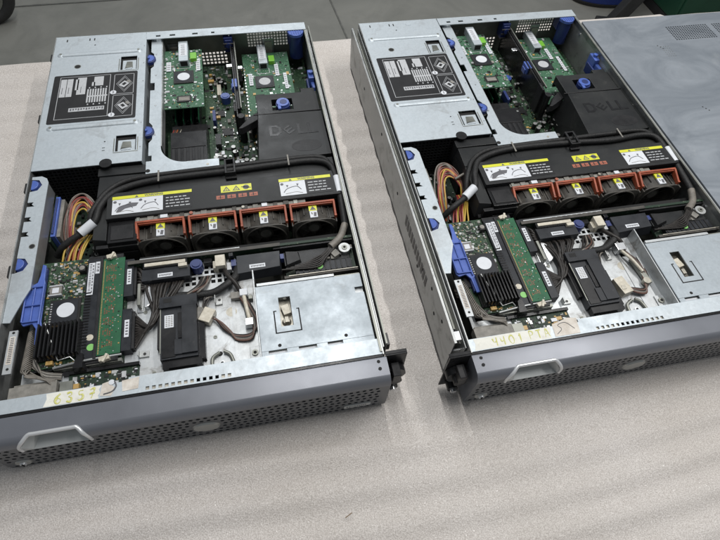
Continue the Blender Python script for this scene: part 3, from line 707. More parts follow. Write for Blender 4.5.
    c = MB().box(275, 291, 322, 324, 77, 90, 'black').box(275, 291, 350, 352, 77, 89, 'black').box(275, 278, 322, 352, 87.5, 89.5, 'black').box(288, 291, 322, 352, 87.5, 89.5, 'black').box(275, 291, 318, 322, 77, 82, 'black')
    c.build('cable_clip', root, .5)
    for (tx_, ty_) in ((180, 334.5), (370, 340)):
        MB().box(tx_ - 1.2, tx_ + 1.2, ty_ - 12, ty_ + 10, 85.8, 87, 'dust').build('cable_tie', root, .3)
    c = MB().tube([(437, 299, 80.3), (436.5, 268, 79)], 5.6, 'white', 14, 0); c.build('cable_tag', root)
    c = MB().tube([(93, 265, 78.5), (75, 252, 73.5)], 6.6, 'white', 14, 0); c.build('cable_tag', root)
    c = MB()
    pts = [(437, 265, 78), (436, 235, 76), (435, 212, 74)]
    c.tube(pts, 5, 'cable', 12)
    c.tube([(435, 212, 74), (424, 190, 74), (408, 176, 74)], 5.2, 'wgrey', 12)
    for i in range(6): c.tube([(408 + i, 178 - i, 74), (398, 168 - i * 2, 73 + (i % 2)), (385, 162 - i * 3, 72), (368 - i * 6, 155 - i, 71)], 1.3, 'wblack', 6)
    c.build('power_cable', root)
    # plunger on the left
    c = MB().tube([(112, 228, 60), (101, 243, 70), (98, 250, 70)], 3, 'zinc_side', 10, 0); c.build('release_lever', root)

def fan(root, i, v):
    x0 = 148 + 70.7 * i; x1 = x0 + 67; cx = (x0 + x1) / 2; cz = 41
    cz = 47
    b = MB()
    k = 44
    def ring(y, r): return [(cx + r * math.cos(2 * math.pi * q / k), y, cz + r * math.sin(2 * math.pi * q / k)) for q in range(k)]
    prof = [(252, 28.6), (238, 28.6), (229, 29.0), (224.6, 30.2), (223, 30.2), (222.4, 29), (223.4, 27.6), (228, 26.6), (246, 26.2)]
    vs = [p for y, r in prof for p in ring(y, r)]
    b.add(vs, [(m_ * k + q, m_ * k + (q + 1) % k, (m_ + 1) * k + (q + 1) % k, (m_ + 1) * k + q) for m_ in range(len(prof) - 1) for q in range(k)], 'fan', True)
    b.add(ring(246, 26.2), [list(range(k))], 'void')
    def sq(y):
        o_ = []
        for q in range(k):
            a = 2 * math.pi * q / k; ca, sa = math.cos(a), math.sin(a)
            rr = 1 / ((abs(ca) / 33) ** 4.5 + (abs(sa) / (29.6 if sa > 0 else 43)) ** 4.5) ** (1 / 4.5); o_.append((cx + rr * ca, y, cz + rr * sa))
        return o_
    b.add(sq(224) + ring(223.6, 29.6) + sq(226), [(q, (q + 1) % k, k + (q + 1) % k, k + q) for q in range(k)] + [(q, 2 * k + q, 2 * k + (q + 1) % k, (q + 1) % k) for q in range(k)], 'fan')
    b.box(x0 + 1, x0 + 2.6, 223, 252, 4, 70, 'fan').box(x1 - 2.6, x1 - 1, 223, 252, 4, 70, 'fan').box(x0 + 2.6, x1 - 2.6, 238, 252, 4, 18, 'fan')
    for sx_ in (-1, 1):
        xa, xb = sorted((cx + sx_ * 30.8, cx + sx_ * 20)); b.box(xa, xb, 233, 251, 60, 68, 'fan')
        xa, xb = sorted((cx + sx_ * 24, cx + sx_ * 22.6)); b.box(xa, xb, 230, 252, 60, 70, 'fan')
        xa, xb = sorted((cx + sx_ * 14, cx + sx_ * 12.8)); b.box(xa, xb, 238, 252, 70, 74.2, 'fan')
    o = b.build('cooling_fan', root)
    f = MB().cyl((cx, 243, cz), 11, -9, 'fan', 'y', 24).cyl((cx, 234, cz), 8, -.3, 'dust', 'y', 24)
    for q in range(7):
        a = 2 * math.pi * q / 7 + i; a2 = a + .62
        vs = []
        for rr in (10.5, 25.5):
            for (aa, yy) in ((a, 233), (a2, 241)):
                vs += [(cx + rr * math.sin(aa), yy, cz + rr * math.cos(aa)), (cx + rr * math.sin(aa), yy + 1, cz + rr * math.cos(aa))]
        f.add(vs, [(0, 2, 6, 4), (1, 5, 7, 3), (0, 4, 5, 1), (2, 3, 7, 6), (4, 6, 7, 5), (0, 1, 3, 2)], 'fan')
    f.build('impeller', o)
    h = MB()
    h.box(x0 + .6, x1 - .6, 251.2, 254.5, 75, 83, 'orange').box(x0 + 4, x1 - 4, 249.6, 251.5, 79.5, 81, 'orange')
    for (a, c) in ((x0 + .4, x0 + 3.6), (x1 - 3.6, x1 - .4)):
        vs = [(a, 251.5, 83), (c, 251.5, 83), (c, 233, 75), (a, 233, 75), (a, 251.5, 72), (c, 251.5, 72), (c, 233, 67), (a, 233, 67)]
        h.add(vs, [(0, 3, 2, 1), (4, 5, 6, 7), (0, 1, 5, 4), (1, 2, 6, 5), (2, 3, 7, 6), (3, 0, 4, 7)], 'orange')
        h.box(a - .2, c + .2, 230, 234.5, 62, 75, 'orange')
    h.build('fan_handle', o, .7)
    l = MB(); z0 = 78.2
    l.box(cx - 5.8, cx + 5.8, 240.5, 250.8, 75.8, z0, 'yellow').box(cx - 5.4, cx + 5.4, 228.5, 240.3, 75.6, 78, 'white')
    l.prism([(cx - 4.4, 242), (cx + 4.4, 242), (cx, 249.4)], z0, z0 + .12, 'lprint'); l.box(cx + .2, cx + 4, 230, 237.6, 78, 78.1, 'lprint', rot=-8).box(cx - 3.2, cx - 1.4, 234, 238, 78, 78.1, 'dust', rot=15)
    l.build('warning_label', o)

def flange(root, v):
    p = [(1.6, 120), (10, 117), (21, 147), (27, 163), (27, 340), (24, 352), (16, 359), (1.6, 359)]
    # sheet with notches cut from its left edge
    poly = [(1.6, 118), (10, 117), (20, 146), (27, 163), (27, 346), (24, 354), (17, 359), (4, 359)]
    for y in (342,): poly += [(4, 354), (14, 352), (19, 342), (14, 332), (4, 330)]
    for y in (306, 279, 253): poly += [(4, y + 4), (12, y + 4), (10, y), (14, y - 4), (4, y - 4)]
    poly += [(4, 214), (14, 212), (19, 203), (14, 193), (4, 190)]
    poly += [(1.6, 190)]
    b = MB().prism(poly, 82, 83.4, 'zinc')
    b.box(25.6, 27, 165, 345, 60, 82, 'zinc_side').cyl((20, 231, 83.4), 3, .4, 'void').cyl((20, 231, 83.4), 4, .25, 'steel_dull')
    o = b.build('side_bracket', root)
    for y in (342, 203):
        k = MB().prism(ngon(6, y, 12, 20, -90, 90), 74, 81.5, 'dblue').prism(ngon(5.5, y, 9, 20, -90, 90), 81.5, 85, 'blue'); k.box(2, 5, y - 12, y + 12, 70, 83, 'rivet')
        k.build('blue_latch', o, .6)

def wires(root, v):
    # connector card of the power supply
    b = MB().box(26, 29, 258, 345, 12, 56, 'pcbd').box(29, 35, 264, 338, 20, 60, 'blue').box(35, 40, 266, 336, 20, 56, 'dust').box(30, 33, 268, 334, 60, 62, 'dblue')
    b.build('power_connector', root, .5)
    q = random.Random(21 + v)
    cols = ['wgrey', 'wbrown', 'wgrey', 'wred', 'wbrown', 'wred', 'worange', 'wyel', 'wyel', 'wred', 'wgrey', 'wbrown', 'wred', 'wyel']
    for i in range(14):
        t = i / 13; j = lambda: q.uniform(-3, 3)
        w = MB().tube([(44 + 12 * t + j(), 246 + j(), 30), (44 + 11 * t + j(), 285 - 14 * t, 52 - 3 * t), (52 + 8 * t, 322 - 20 * t + j(), 64 - 5 * t), (68 + 2 * t, 335 - 24 * t + j(), 66 - 5 * t), (82 - 2 * t + j(), 318 - 22 * t, 62 - 4 * t), (88 - 4 * t + j(), 290 - 10 * t, 50), (86 - 3 * t + j(), 262, 30)], 1.35, cols[i], 6, 8)
        w.build('wire', root)
    for i in range(9):
        w = MB().tube([(88 - i * 1.6, 282, 44), (86 - i * 2.2, 262, 56 + q.uniform(-2, 3)), (78 - i * 3, 240, 60 + q.uniform(-2, 3)), (72 - i * 3.0 + q.uniform(-2, 2), 218, 56), (70 - i * 3, 205, 46)], 1.3, ['wyel', 'wyel', 'wred', 'wyel', 'worange', 'wyel', 'wred', 'wblack', 'wyel'][i] if v == 0 else ['wyel', 'wyel', 'wyel', 'wred', 'wred', 'wyel', 'wred', 'wred', 'wblack'][i], 6, 8)
        w.build('wire', root)
    MB().tube([(76, 300, 63), (92, 306, 66)], 2.2, 'wgrey', 8, 0).build('cable_tie', root)

def raid(root, v):
    b = MB().box(29, 104, 58, 213, 64.4, 66, 'pcb').box(104, 137, 56, 206, 60, 62, 'pcbd')
    b.scatter(40, 86, 108, 211, 66, 360, 31 + v, ['chip', 'silver', 'dust', 'dust', 'steel_dull', 'gold', 'chip', 'pale', 'chip'], .9, 3.6, 1.6, [(44, 84, 112, 152)])
    b.scatter(38, 86, 59, 64, 66, 30, 32, PALG, 1.2, 4, 2)
    b.box(30, 38, 100, 205, 60, 68, 'black')
    b.box(29, 137, 52, 58, 58, 60, 'steel_dull')
    o = b.build('raid_card', root)
    c = MB().box(46, 83, 113, 151, 66, 68.6, 'chip').box(50, 80, 117, 148, 68.6, 69.4, 'slate').cyl((66, 134, 69.4), 10.6, .5, 'white', 'z', 36)
    for i in range(9): c.box(47.2, 49.2, 116 + i * 3.6, 117.4 + i * 3.6, 68.6, 68.8, 'pale')
    c.build('controller_chip', o, .3)
    MB().box(44, 58, 158, 172, 66, 70, 'dust').box(47, 55, 161, 169, 70, 70.6, 'white').box(43, 59, 157, 159, 66, 71, 'pale').box(43, 59, 171, 173, 66, 71, 'pale').build('crystal_socket', o, .3)
    for x, y in ((62, 110), (55, 62.5)): MB().box(x - 4, x + 4, y - 2.5, y + 2.5, 66, 71, 'gold').build('tantalum_capacitor', o, .4)
    MB().box(78, 86, 188, 198, 66, 74, 'chip').cyl((82, 193, 74), 3.4, .4, 'dust').build('inductor', o, .4)
    h = MB().box(41, 91, 66, 110, 68, 71, 'gloss')
    for i in range(11): h.box(42 + i * 4.6, 43.8 + i * 4.6, 66, 110, 71, 83, 'gloss')
    h.build('heat_sink', o)
    w = MB().tube([(50, 110, 82), (66, 62, 74), (80, 64, 76), (84, 60, 72)], .8, 'silver', 6, 0); w.build('heat_sink_clip', o)
    # memory socket, module, labels
    s = MB().box(88, 105, 60, 206, 62, 72, 'slate').box(104.5, 108, 58, 208, 62, 74, 'black')
    for i in range(20): s.box(88.5, 96, 74 + i * 4.1, 76 + i * 4.1, 72, 72.8, 'gloss')
    s.box(88, 132, 202, 212, 62, 70, 'black').box(88, 132, 54, 60, 62, 70, 'black')
    s.build('battery_tray', o, .5)
    m = MB().box(108, 135, 62, 204, 70.4, 71.8, 'dimm', tx=0)
    for i in range(8):
        y = 70 + i * 16; m.box(111.5, 127, y - .5, y + 12.5, 71.8, 71.9, 'dimm')
        qq = random.Random(i)
        for c_ in range(5):
            yy = y + qq.uniform(0, 2)
            while yy < y + 11:
                hh = qq.uniform(.6, 2.4)
                if qq.random() < .72: m.box(113 + c_ * 2.6, 114.6 + c_ * 2.6, yy, yy + hh, 71.9, 72.0, 'dimmchip')
                yy += hh + .8
    for i in range(60): m.box(109, 110.3, 64 + i * 2.3, 65.2 + i * 2.3, 71.8, 71.95, 'gold')
    q = random.Random(4)
    for i in range(70):
        x, y = q.uniform(111, 133), q.uniform(64, 202); m.box(x, x + q.uniform(.6, 1.6), y, y + q.uniform(.6, 1.6), 71.8, 72.3, q.choice(['silver', 'gold', 'chip', 'pale']))
    m.build('memory_module', o)
    for y in (206, 56):
        e = MB().box(112, 124, y - 3, y + 3, 70, 76, 'ivory', rot=12).box(118, 121, y - 6, y + 5, 74, 78, 'ivory', rot=-25); e.build('retention_clip', o, .6)
    def bar(x0, x1, y0, y1, z):
        l = MB().box(x0, x1, y0, y1, z, z + .25, 'white'); qq = random.Random(int(y0)); y = y0 + 3
        while y < y1 - 3:
            h_ = qq.uniform(.5, 1.4); l.box(x0 + 1.2, x0 + (x1 - x0) * .55, y, y + h_, z + .25, z + .35, 'lprint'); y += h_ + qq.uniform(.6, 1.6)
        for y in range(int(y0) + 3, int(y1) - 4, 5): l.box(x1 - 2.4, x1 - 1, y, y + 3.4, z + .25, z + .35, 'lprint')
        l.build('barcode_label', o)
    bar(90, 97.5, 150, 200, 72.1); bar(98.5, 104, 182, 201, 72.1)
    MB().cyl((99, 88, 72), 4.2, .4, 'ivory', 'z', 20).build('round_sticker', o); MB().cyl((101, 74.5, 72), 4.6, .4, 'gdot', 'z', 20).build('round_sticker', o)
    # side connectors
    for (y0, y1) in ((140, 198), (63, 121)):
        c = MB().box(136, 147, y0, y1, 58, 73, 'slate').box(147, 150, y0 + 3, y1 - 3, 60, 70, 'black')
        c.box(139, 144.5, y0 + 18, y0 + 42, 73, 73.3, 'white')
        for i in range(5): c.box(140.4, 143.4, y0 + 21 + i * 4, y0 + 23 + i * 4, 73.3, 73.4, 'lprint')
        c.build('drive_connector', o, .6)
    # blue handle
    P = [(34, 204), (38.5, 202), (39, 180), (41, 172), (42, 118), (44, 110), (44.5, 90), (42, 86), (38, 86), (37, 108), (32, 116), (22, 114), (19, 118), (20, 166), (23, 171), (31, 176), (33, 186)]
    b = MB().prism(P, 74, 77, 'blue')
    b.box(36.5, 39, 90, 200, 68, 74, 'dblue')
    for y in (117, 140, 167): b.box(21, 41, y, y + 2, 77, 80, 'blue')
    b.box(29, 31, 118, 168, 77, 79, 'blue').box(19.5, 21.5, 118, 166, 77, 80, 'blue').box(39.4, 41.4, 112, 172, 77, 80, 'blue')
    b.build('blue_lever', root, .8)

def front(root, v):
    # deck above the drive bays
    b = MB()
    b.grid([22, 60, 84, 150, 192, 272, 284, 299], [8, 20, 44, 64, 118, 128, 150], lambda i, j: (i == 5 and j == 4), 58.6, 60, 'deck')
    b.perf(200, 284, 150, 206, 10, 7, .66, 58.6, 60, 'deck')
    b.box(150, 200, 150, 206, 58.6, 60, 'deck')
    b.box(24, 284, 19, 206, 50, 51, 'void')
    b.box(299, 300.4, 8, 150, 58.6, 80, 'deck')
    for x, y in ((228, 138), (232, 40)): b.cyl((x, y, 60), 2.2, .2, 'void', 'z', 14)
    b.cyl((267, 103, 60), 7, .12, 'aged', 'z', 20)
    b.box(268, 272, 20, 150, 60, 61, 'deck')
    o = b.build('drive_deck', root)
    k = MB()
    k.cyl((252, 32, 60), 3.4, 3, 'bright').cyl((252, 32, 63), 1.8, .2, 'void').cyl((250, 46, 60), 3, .3, 'void')
    k.tube([(240, 28, 62), (241, 40, 63), (250, 46, 64)], 2.2, 'steel_dull', 8); k.tube([(266, 30, 62), (262, 42, 63), (255, 47, 64)], 2.2, 'steel_dull', 8)
    k.build('latch_bracket', o)
    k = MB().box(286, 299, 30, 48, 60, 62, 'deck').cyl((292, 39, 62), 4, 2, 'steel_dull', 'z', 18).cyl((292, 39, 64), 2, .2, 'void'); k.build('mounting_tab', o, .4)
    k = MB().box(150, 158, 120, 162, 60, 62, 'bright').prism(ngon(160, 140, 12, 20, -90, 90, ry=17), 60, 68, 'bright').box(152, 156, 125, 158, 62, 72, 'steel_dull'); k.build('metal_tab', o, .8)
    # front strip
    f = MB()
    xs = [1.6, 150, 167]; 
    for i in range(14): xs += [169 + i * 7, 173 + i * 7]
    xs += [300, 442.4]
    ys = [1.4, 3.4, 7.6, 18, 22]
    f.grid(xs, ys, lambda i, j: (i >= 3 and (i - 3) % 2 == 0 and i < 31 and j == 1) or (i == 0 and j == 3), 82.4, 84, 'zinc')
    f.box(150, 442.4, 20.6, 22, 60, 82.4, 'zinc_side').box(150, 299, 22, 23, 60, 70, 'deck')
    f.box(0, 444, -3.4, 1.3, 78, 79.4, 'void').box(0, 444, -1.6, 1.2, 79.4, 83, 'gloss')
    f.box(165, 222 if v == 0 else 200, 3, 8, 81, 81.9, 'aged').box(250 if v == 0 else 230, 275, 3, 8, 81, 81.9, 'aged')
    so = f.build('front_strip', root)
    t = MB(); z = 84.08; x0_ = [v]
    def hand(pts, r=.75): t.tube([(x, y, z + .1) for x, y in pts], r * 1.45, 'marker', 6, 6, taper=lambda q_: .72 + .38 * math.sin(q_ * 7 + x0_[0]), flat=.22); x0_[0] += 1.7
    def glyph(ch, x, y=4.2, s=1.):
        G = {'6': [[(5, 11), (1, 7), (0, 3), (2, 0), (5, 1), (5.5, 4), (3, 6), (.6, 4)]], '3': [[(0, 10), (4, 11), (5, 8), (2, 6), (5, 4), (4, 0), (0, 1)]],
             '5': [[(5, 11), (1, 10.5), (1, 6.5), (4.5, 6), (5, 2), (2, 0), (0, 1)]], '7': [[(0, 10), (5, 11), (2, 0)], [(0, 5), (5.5, 6.5)]],
             '4': [[(0, 10), (1, 5), (5, 6)], [(5, 11), (4, 0)]], '0': [[(3, 11), (0, 7), (1, 1), (4, 0), (6, 5), (5, 10), (3, 11)]], '1': [[(1, 8), (3, 11), (2.4, 0)]],
             'P': [[(0, 0), (1, 11), (5, 9.5), (4, 6), (.6, 5.4)]], 'T': [[(-.5, 10.5), (6, 11)], [(3, 10.8), (2.4, 0)]], 'A': [[(0, 0), (3, 11), (6, 0)], [(1.2, 4), (5.2, 4.5)]]}
        for st in G[ch]: hand([(x + a * s, y + b_ * s) for a, b_ in st], .8 if v == 0 else .6)
    if v == 0:
        MB().prism([(61, 2), (80, 2.4), (101, 1.9), (119, 2.2), (118, 6), (120, 9), (118.5, 13), (121, 17), (105, 17.6), (90, 17.1), (75, 17.7), (63, 17.2), (64, 11)], 84.02, 84.1, 'paper').build('paper_label', so)
        for i, ch in enumerate('6357'): glyph(ch, [73, 85, 97, 109][i], 4)
        MB().prism([(120, 5), (132, 3), (136, 12), (131, 17), (134, 22), (122, 19)], 84.02, 84.5, 'tape').prism([(144, 6), (161, 7), (162, 21), (143, 19)], 84.02, 84.4, 'tape').build('torn_sticker', so)
        m2 = MB(); m2.tube([(124, 6, 84.7), (133, 8, 84.7), (137, 14, 84.7), (135, 20, 84.7)], .8, 'lprint', 6); m2.cyl((132, 19, 84.5), 3.2, .5, 'white'); m2.build('black_scribble', so)
    else:
        MB().prism([(6, 2), (40, 2.5), (72, 1.9), (74, 3), (76, 2), (108, 2.3), (107, 7), (109.5, 12), (110, 17.8), (84, 17.2), (60, 18), (30, 17.3), (8, 17.4), (9, 10)], 84.02, 84.12, 'paper').build('paper_label', so)
        for i, ch in enumerate('4401'): glyph(ch, [32, 42, 53, 65][i], 4)
        for i, ch in enumerate('PTA'): glyph(ch, [80, 90, 100][i], 5)
        MB().prism([(112, 3), (146, 3), (149, 24), (138, 26), (114, 20)], 84.02, 84.4, 'tape').build('torn_sticker', so)
        m2 = MB(); m2.tube([(116, 6, 84.5), (124, 12, 84.5), (121, 18, 84.5), (132, 20, 84.5), (141, 10, 84.5)], .4, 'lprint', 5); m2.build('black_scribble', so)
    t.build('handwriting', so)
    # control board at the front left
    c = MB().box(50, 156, 19, 50, 56, 58, 'pcbd'); c.scatter(78, 154, 22, 44, 62.4, 90, 41 + v, ['chip', 'silver', 'white', 'gold', 'pale', 'chip'], 1.5, 5, 2)
    c.box(76, 155, 20, 46, 58, 62.4, 'pcbd').box(70, 156, 46, 50, 58, 66, 'gloss')
    c.box(70, 84, 24, 36, 62.4, 70, 'steel_dull').box(84, 90, 26, 32, 62.4, 68, 'gold')
    c.build('control_board', root)
    c = MB().loft([(82, 46), (98, 46), (96, 64), (86, 64)], 60, [(84, 48), (95, 48), (94, 66), (88, 66)], 76, 'gloss').box(60, 136, 53, 57, 60, 68, 'steel_dull')
    c.tube([(60, 55, 70), (96, 58, 72), (136, 61, 69)], 1.6, 'zinc_side', 8); c.build('board_clip', root)
    # grey connector and twisted ribbon
    c = MB().box(17, 68, 22, 36, 60, 74, 'dust').box(20, 66, 36, 40, 60, 70, 'dust').box(22, 62, 20.4, 22, 62, 68, 'fan')
    for i in range(26): c.box(24 + i * 1.6, 24.8 + i * 1.6, 18.6, 21, 68, 74.4, 'black')
    c.build('ribbon_connector', root, .8)
    c = MB()
    for i in range(9):
        t0 = i * 1.5
        P = []
        for k in range(26):
            u = k / 25; x = 28 + 3 * u; y = 112 - 58 * u; z = 62 + 10 * u
            a = u * 13 + i * .7; P.append((x + 4.6 * math.cos(a), y, z + 4.6 * math.sin(a)))
        P += [(33 + t0, 46, 76), (46 + t0, 42 - i * .6, 77), (64, 40 - i * 1.3, 70)]
        c.tube(P, .9, 'wgrey', 5, 2)
    c.build('twisted_ribbon', root)
    c = MB()
    for i in range(8):
        c.tube([(20, 112 - i * 2, 50), (24, 96 - i, 64), (26 + i, 80, 66), (32 + i * 1.5, 64 - i * .5, 67), (50, 54 - i, 66), (68, 50 - i, 63)], 1.3, ['wblack', 'wgrey', 'dust'][i % 3], 6)
    c.build('cable_bundle', root)
    c = MB().box(11, 20.5, 50, 106, 80, 82.4, 'deck').box(13, 19, 62, 98, 82.4, 82.6, 'tape'); 
    for i in range(14): c.box(14, 18, 64 + i * 2.4, 65.2 + i * 2.4, 82.6, 82.7, 'lprint')
    c.cyl((16, 56, 82.4), 1.6, .3, 'void').cyl((16, 103, 82.4), 1.6, .3, 'void')
    c.build('slide_plate', root, .3)
    # small drive adapter box
    b = MB().box(182, 226, 42, 128, 61, 74, 'slate').box(181, 227, 112, 128, 61, 77.5, 'slate').box(208, 226, 46, 112, 74, 77.5, 'slate').box(184, 200, 44, 84, 74, 75, 'gloss').box(199, 209, 46, 66, 74, 76.4, 'slate').box(203, 208, 68, 104, 74, 75.5, 'gloss')
    b.box(186, 196, 119, 125, 77.5, 77.8, 'void').box(184, 230, 32, 42, 61, 71, 'gloss').box(177, 182, 60, 118, 61, 69, 'black').box(181.4, 182.6, 50, 112, 74, 75.2, 'steel_dull').box(226, 234, 40, 96, 61, 68, 'gloss')
    b.box(190, 222, 28, 33, 61, 65, 'void')
    o = b.build('adapter_box', root, .9)
    l = MB().box(187, 198, 84, 102, 75, 75.4, 'white')
    for i in range(6):
        for j in range(3): l.box(188.4 + j * 3.1, 190.6 + j * 3.1, 86 + i * 2.6, 87.2 + i * 2.6, 75.4, 75.5, 'dust')
    l.build('spec_label', o)
    # midplane bar and its plugs
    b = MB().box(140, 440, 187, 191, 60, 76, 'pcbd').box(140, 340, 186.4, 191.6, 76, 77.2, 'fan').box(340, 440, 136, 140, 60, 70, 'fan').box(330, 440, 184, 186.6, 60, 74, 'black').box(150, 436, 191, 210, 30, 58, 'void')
    b.box(346, 440, 138.4, 139.6, 70, 71.2, 'aged')
    b.build('midplane', root)
    b = MB().box(160, 216, 176, 185, 62, 77, 'gloss').box(162, 214, 178, 183, 77, 79, 'ivory').box(158, 219, 158, 176, 58, 75, 'slate').box(205, 216, 172, 177, 75, 79.5, 'ivory')
    b.box(178, 197, 161, 167, 75, 75.3, 'white')
    for i in range(8): b.box(180 + i * 2, 181.4 + i * 2, 162.6 + (i % 2) * .4, 165.2, 75.3, 75.4, 'lprint')
    b.build('backplane_plug', root, .8)
    b = MB().loft([(277, 148), (338, 152), (340, 184), (279, 184)], 58, [(280, 152), (336, 156), (338, 181), (280, 181)], 73, 'slate').box(338, 343, 168, 176, 62, 72, 'dblue').box(272, 279, 168, 178, 60, 70, 'dblue')
    b.box(296, 317, 158, 164, 73, 73.3, 'white')
    for i in range(9): b.box(298 + i * 2, 299.4 + i * 2, 159.6 + (i % 2) * .4, 162.2, 73.3, 73.4, 'lprint')
    b.build('backplane_plug', root, .8)
    MB().cyl((227, 176, 60), 8, 14, 'dblue', 'z', 24).cyl((227, 176, 74), 5.5, 1.5, 'dblue', 'z', 24).build('blue_knob', root, .8)
    b = MB().box(252, 265, 166, 184, 60, 77, 'ivory').box(248, 252, 168, 180, 60, 70, 'ivory').box(255, 262, 165, 166, 62, 70, 'void').box(266, 272, 164, 176, 60, 68, 'pale').build('nylon_plug', root, .8)
    MB().box(236, 247, 178, 186, 60, 70, 'gloss').build('small_connector', root, .4); MB().box(270, 276, 180, 186, 66, 76, 'gloss').build('small_connector', root, .4)
    # right power board
    b = MB().box(343, 439, 141, 183, 58, 62, 'pcbd').box(343, 432, 158, 180, 62, 68, 'black2').loft([(343, 150), (368, 158), (366, 180), (343, 182)], 62, [(346, 156), (364, 162), (362, 176), (346, 178)], 73, 'black')
    b.box(356, 433, 142, 157, 62, 69, 'slate')
    for i in range(10): b.box(358 + i * 7.5, 360 + i * 7.5, 142.4, 156.6, 69, 69.9, 'black')
    b.scatter(398, 438, 158, 182, 68, 20, 44, PALD, 2, 7, 4)
    o = b.build('power_board', root, .4)
    MB().cyl((389, 149, 69.9), 4.6, .4, 'gdot', 'z', 22).build('round_sticker', o)
    MB().cyl((427, 172, 66), 8, 8, 'zinc_side', 'z', 24).cyl((427, 172, 74), 4, 1, 'steel_dull').cyl((427, 172, 75), 1.8, .3, 'void').box(408, 418, 160, 170, 66, 74, 'dust', rot=30).build('standoff_bolt', o, .5)
    # wires from the first plug down to the raid connectors
    q = random.Random(51 + v)
    for i in range(12):
        x = 164 + i * 4; t = i / 11
        sp = q.uniform(-2, 2)
        pts = [(x, 159, 64), (x - 3 * t + sp, 148, 69 + q.uniform(-2, 3)), (174 + (x - 174) * .45 + sp, 126, 68 + q.uniform(-2, 4)), (170 + 6 * t + q.uniform(-3, 3), 104, 66 + q.uniform(-1, 5)), (162 + 5 * t, 88 + 6 * t, 65 + q.uniform(-1, 4)), (150, 69 + i * 4, 64)]
        MB().tube(pts, 2.0, 'wblack', 7, 7).build('cable', root)
    for i in range(8):
        pts = [(150, 146 + i * 6, 64), (154 + q.uniform(-1, 2), 150 + i * 4, 68 + i * .4), (160, 152 + i * 2.4, 66), (168 + i * 2, 152 + i, 62)]
        MB().tube(pts, 2.0, 'wblack', 7, 6).build('cable', root)
    MB().tube([(280, 168, 66), (276, 150, 70), (262, 138, 70), (245, 131, 68), (222, 132, 67), (200, 134, 66), (182, 126, 64)], 5, 'cable', 12, flat=.8).build('sleeved_cable', root)
    MB().tube([(262, 166, 66), (268, 150, 72), (275, 140, 72), (281, 128, 66)], 3.2, 'wblack', 10).build('cable', root)
    q = random.Random(81 + v)
    for i in range(7):
        a = q.uniform(-4, 4)
        MB().tube([(232 + i * 2, 162, 62), (226 + i * 2 + a, 146, 66), (212 + i * 3, 134 + a * .5, 69 + i * .6), (196 + i * 4, 130 + a * .4, 66), (190 + i * 5, 127, 66)], 1.4, ['wblack', 'wblack', 'wgrey', 'wblack', 'wbrown', 'wblack', 'wgrey'][i], 6, 6).build('cable', root)
    for i in range(4):
        MB().tube([(228, 104 - i * 5, 63), (232 + q.uniform(-2, 2), 104 - i * 4, 66 + q.uniform(-1, 2)), (236 + q.uniform(-2, 2), 118 + i * 3, 67), (246 + i * 3, 132 + q.uniform(-3, 3), 66), (268 + i * 2, 150, 63)], 1.3, ['wblack', 'wgrey', 'wblack', 'wblack'][i], 6, 6).build('cable', root)
    for (bx, by, bw_, bd) in ((252, 122, 9, 14), (292, 100, 6, 22), (160, 60, 12, 8), (152, 104, 8, 9)):
        MB().box(bx - bw_ / 2, bx + bw_ / 2, by - bd / 2, by + bd / 2, 60, 62.4, 'zinc_side').box(bx - bw_ / 2, bx - bw_ / 2 + 1.2, by - bd / 2, by + bd / 2, 62.4, 69, 'zinc_side').cyl((bx + 1, by, 62.4), 1.8, .5, 'rivet', 'z', 12).build('metal_bracket', root, .3)
    for (sx_, sy_) in ((210, 30), (172, 34), (245, 70), (270, 60), (290, 90), (160, 120)):
        MB().cyl((sx_, sy_, 60), 2.4, .9, 'steel_dull', 'z', 14).box(sx_ - 1.8, sx_ + 1.8, sy_ - .3, sy_ + .3, 60.9, 61, 'void').build('screw', root)
    # loop with the white plug
    dx, dy = (0, 0) if v == 0 else (16, -30)
    for i in range(5):
        o_ = i * 1.7
        if v == 0: pts = [(236, 100, 66), (246 + o_, 94 - o_, 66), (258 + o_, 76 - o_ * .6, 64), (272, 67 - o_, 63), (290, 66 - o_, 64), (300 - o_, 80, 66), (294 - o_, 100, 68), (287 - o_, 118, 68)]
        else: pts = [(250, 66, 66), (262, 62 - o_, 66), (276, 60 - o_, 65), (288 - o_, 70, 66), (291 - o_, 88, 67), (286 - o_ * .6, 104, 68), (278, 118, 69), (272, 128, 69)]
        MB().tube(pts, 1.5, ['wblack', 'wbrown', 'wblack', 'wgrey', 'wbrown'][i], 6, 6).build('cable', root)
    if v == 0:
        MB().box(230, 245, 88, 108, 61, 71, 'ivory', rot=-28).box(226, 232, 95, 110, 61, 69, 'aged', rot=-28).build('nylon_plug', root, .8)
        MB().box(222, 230, 92, 112, 60, 70, 'wgrey' if 0 else 'dust', rot=-28).build('small_connector', root, .8)
        MB().box(280, 290, 118, 128, 62, 73, 'white').box(268, 280, 118, 128, 61, 68, 'dust').box(290, 296, 114, 120, 61, 68, 'steel_dull').build('nylon_clip', root, .8)
        MB().tube([(285, 118, 70), (287, 100, 71), (289, 84, 70)], 2.6, 'ivory', 10).box(284, 294, 74, 84, 62, 72, 'bright').build('nylon_clip', root, .4)
    else:
        MB().box(237, 252, 54, 80, 61, 72, 'ivory', rot=12).box(240, 246, 60, 66, 72, 72.6, 'aged').build('nylon_plug', root, .8)
        MB().box(264, 278, 122, 134, 62, 74, 'bright').box(281, 289, 66, 110, 62, 68, 'steel_dull', rot=6).cyl((284, 70, 62), 5, 7, 'aged').build('nylon_clip', root, .6)
        MB().tube([(270, 124, 70), (278, 104, 71), (284, 84, 70)], 2.2, 'ivory', 10).build('cable', root)

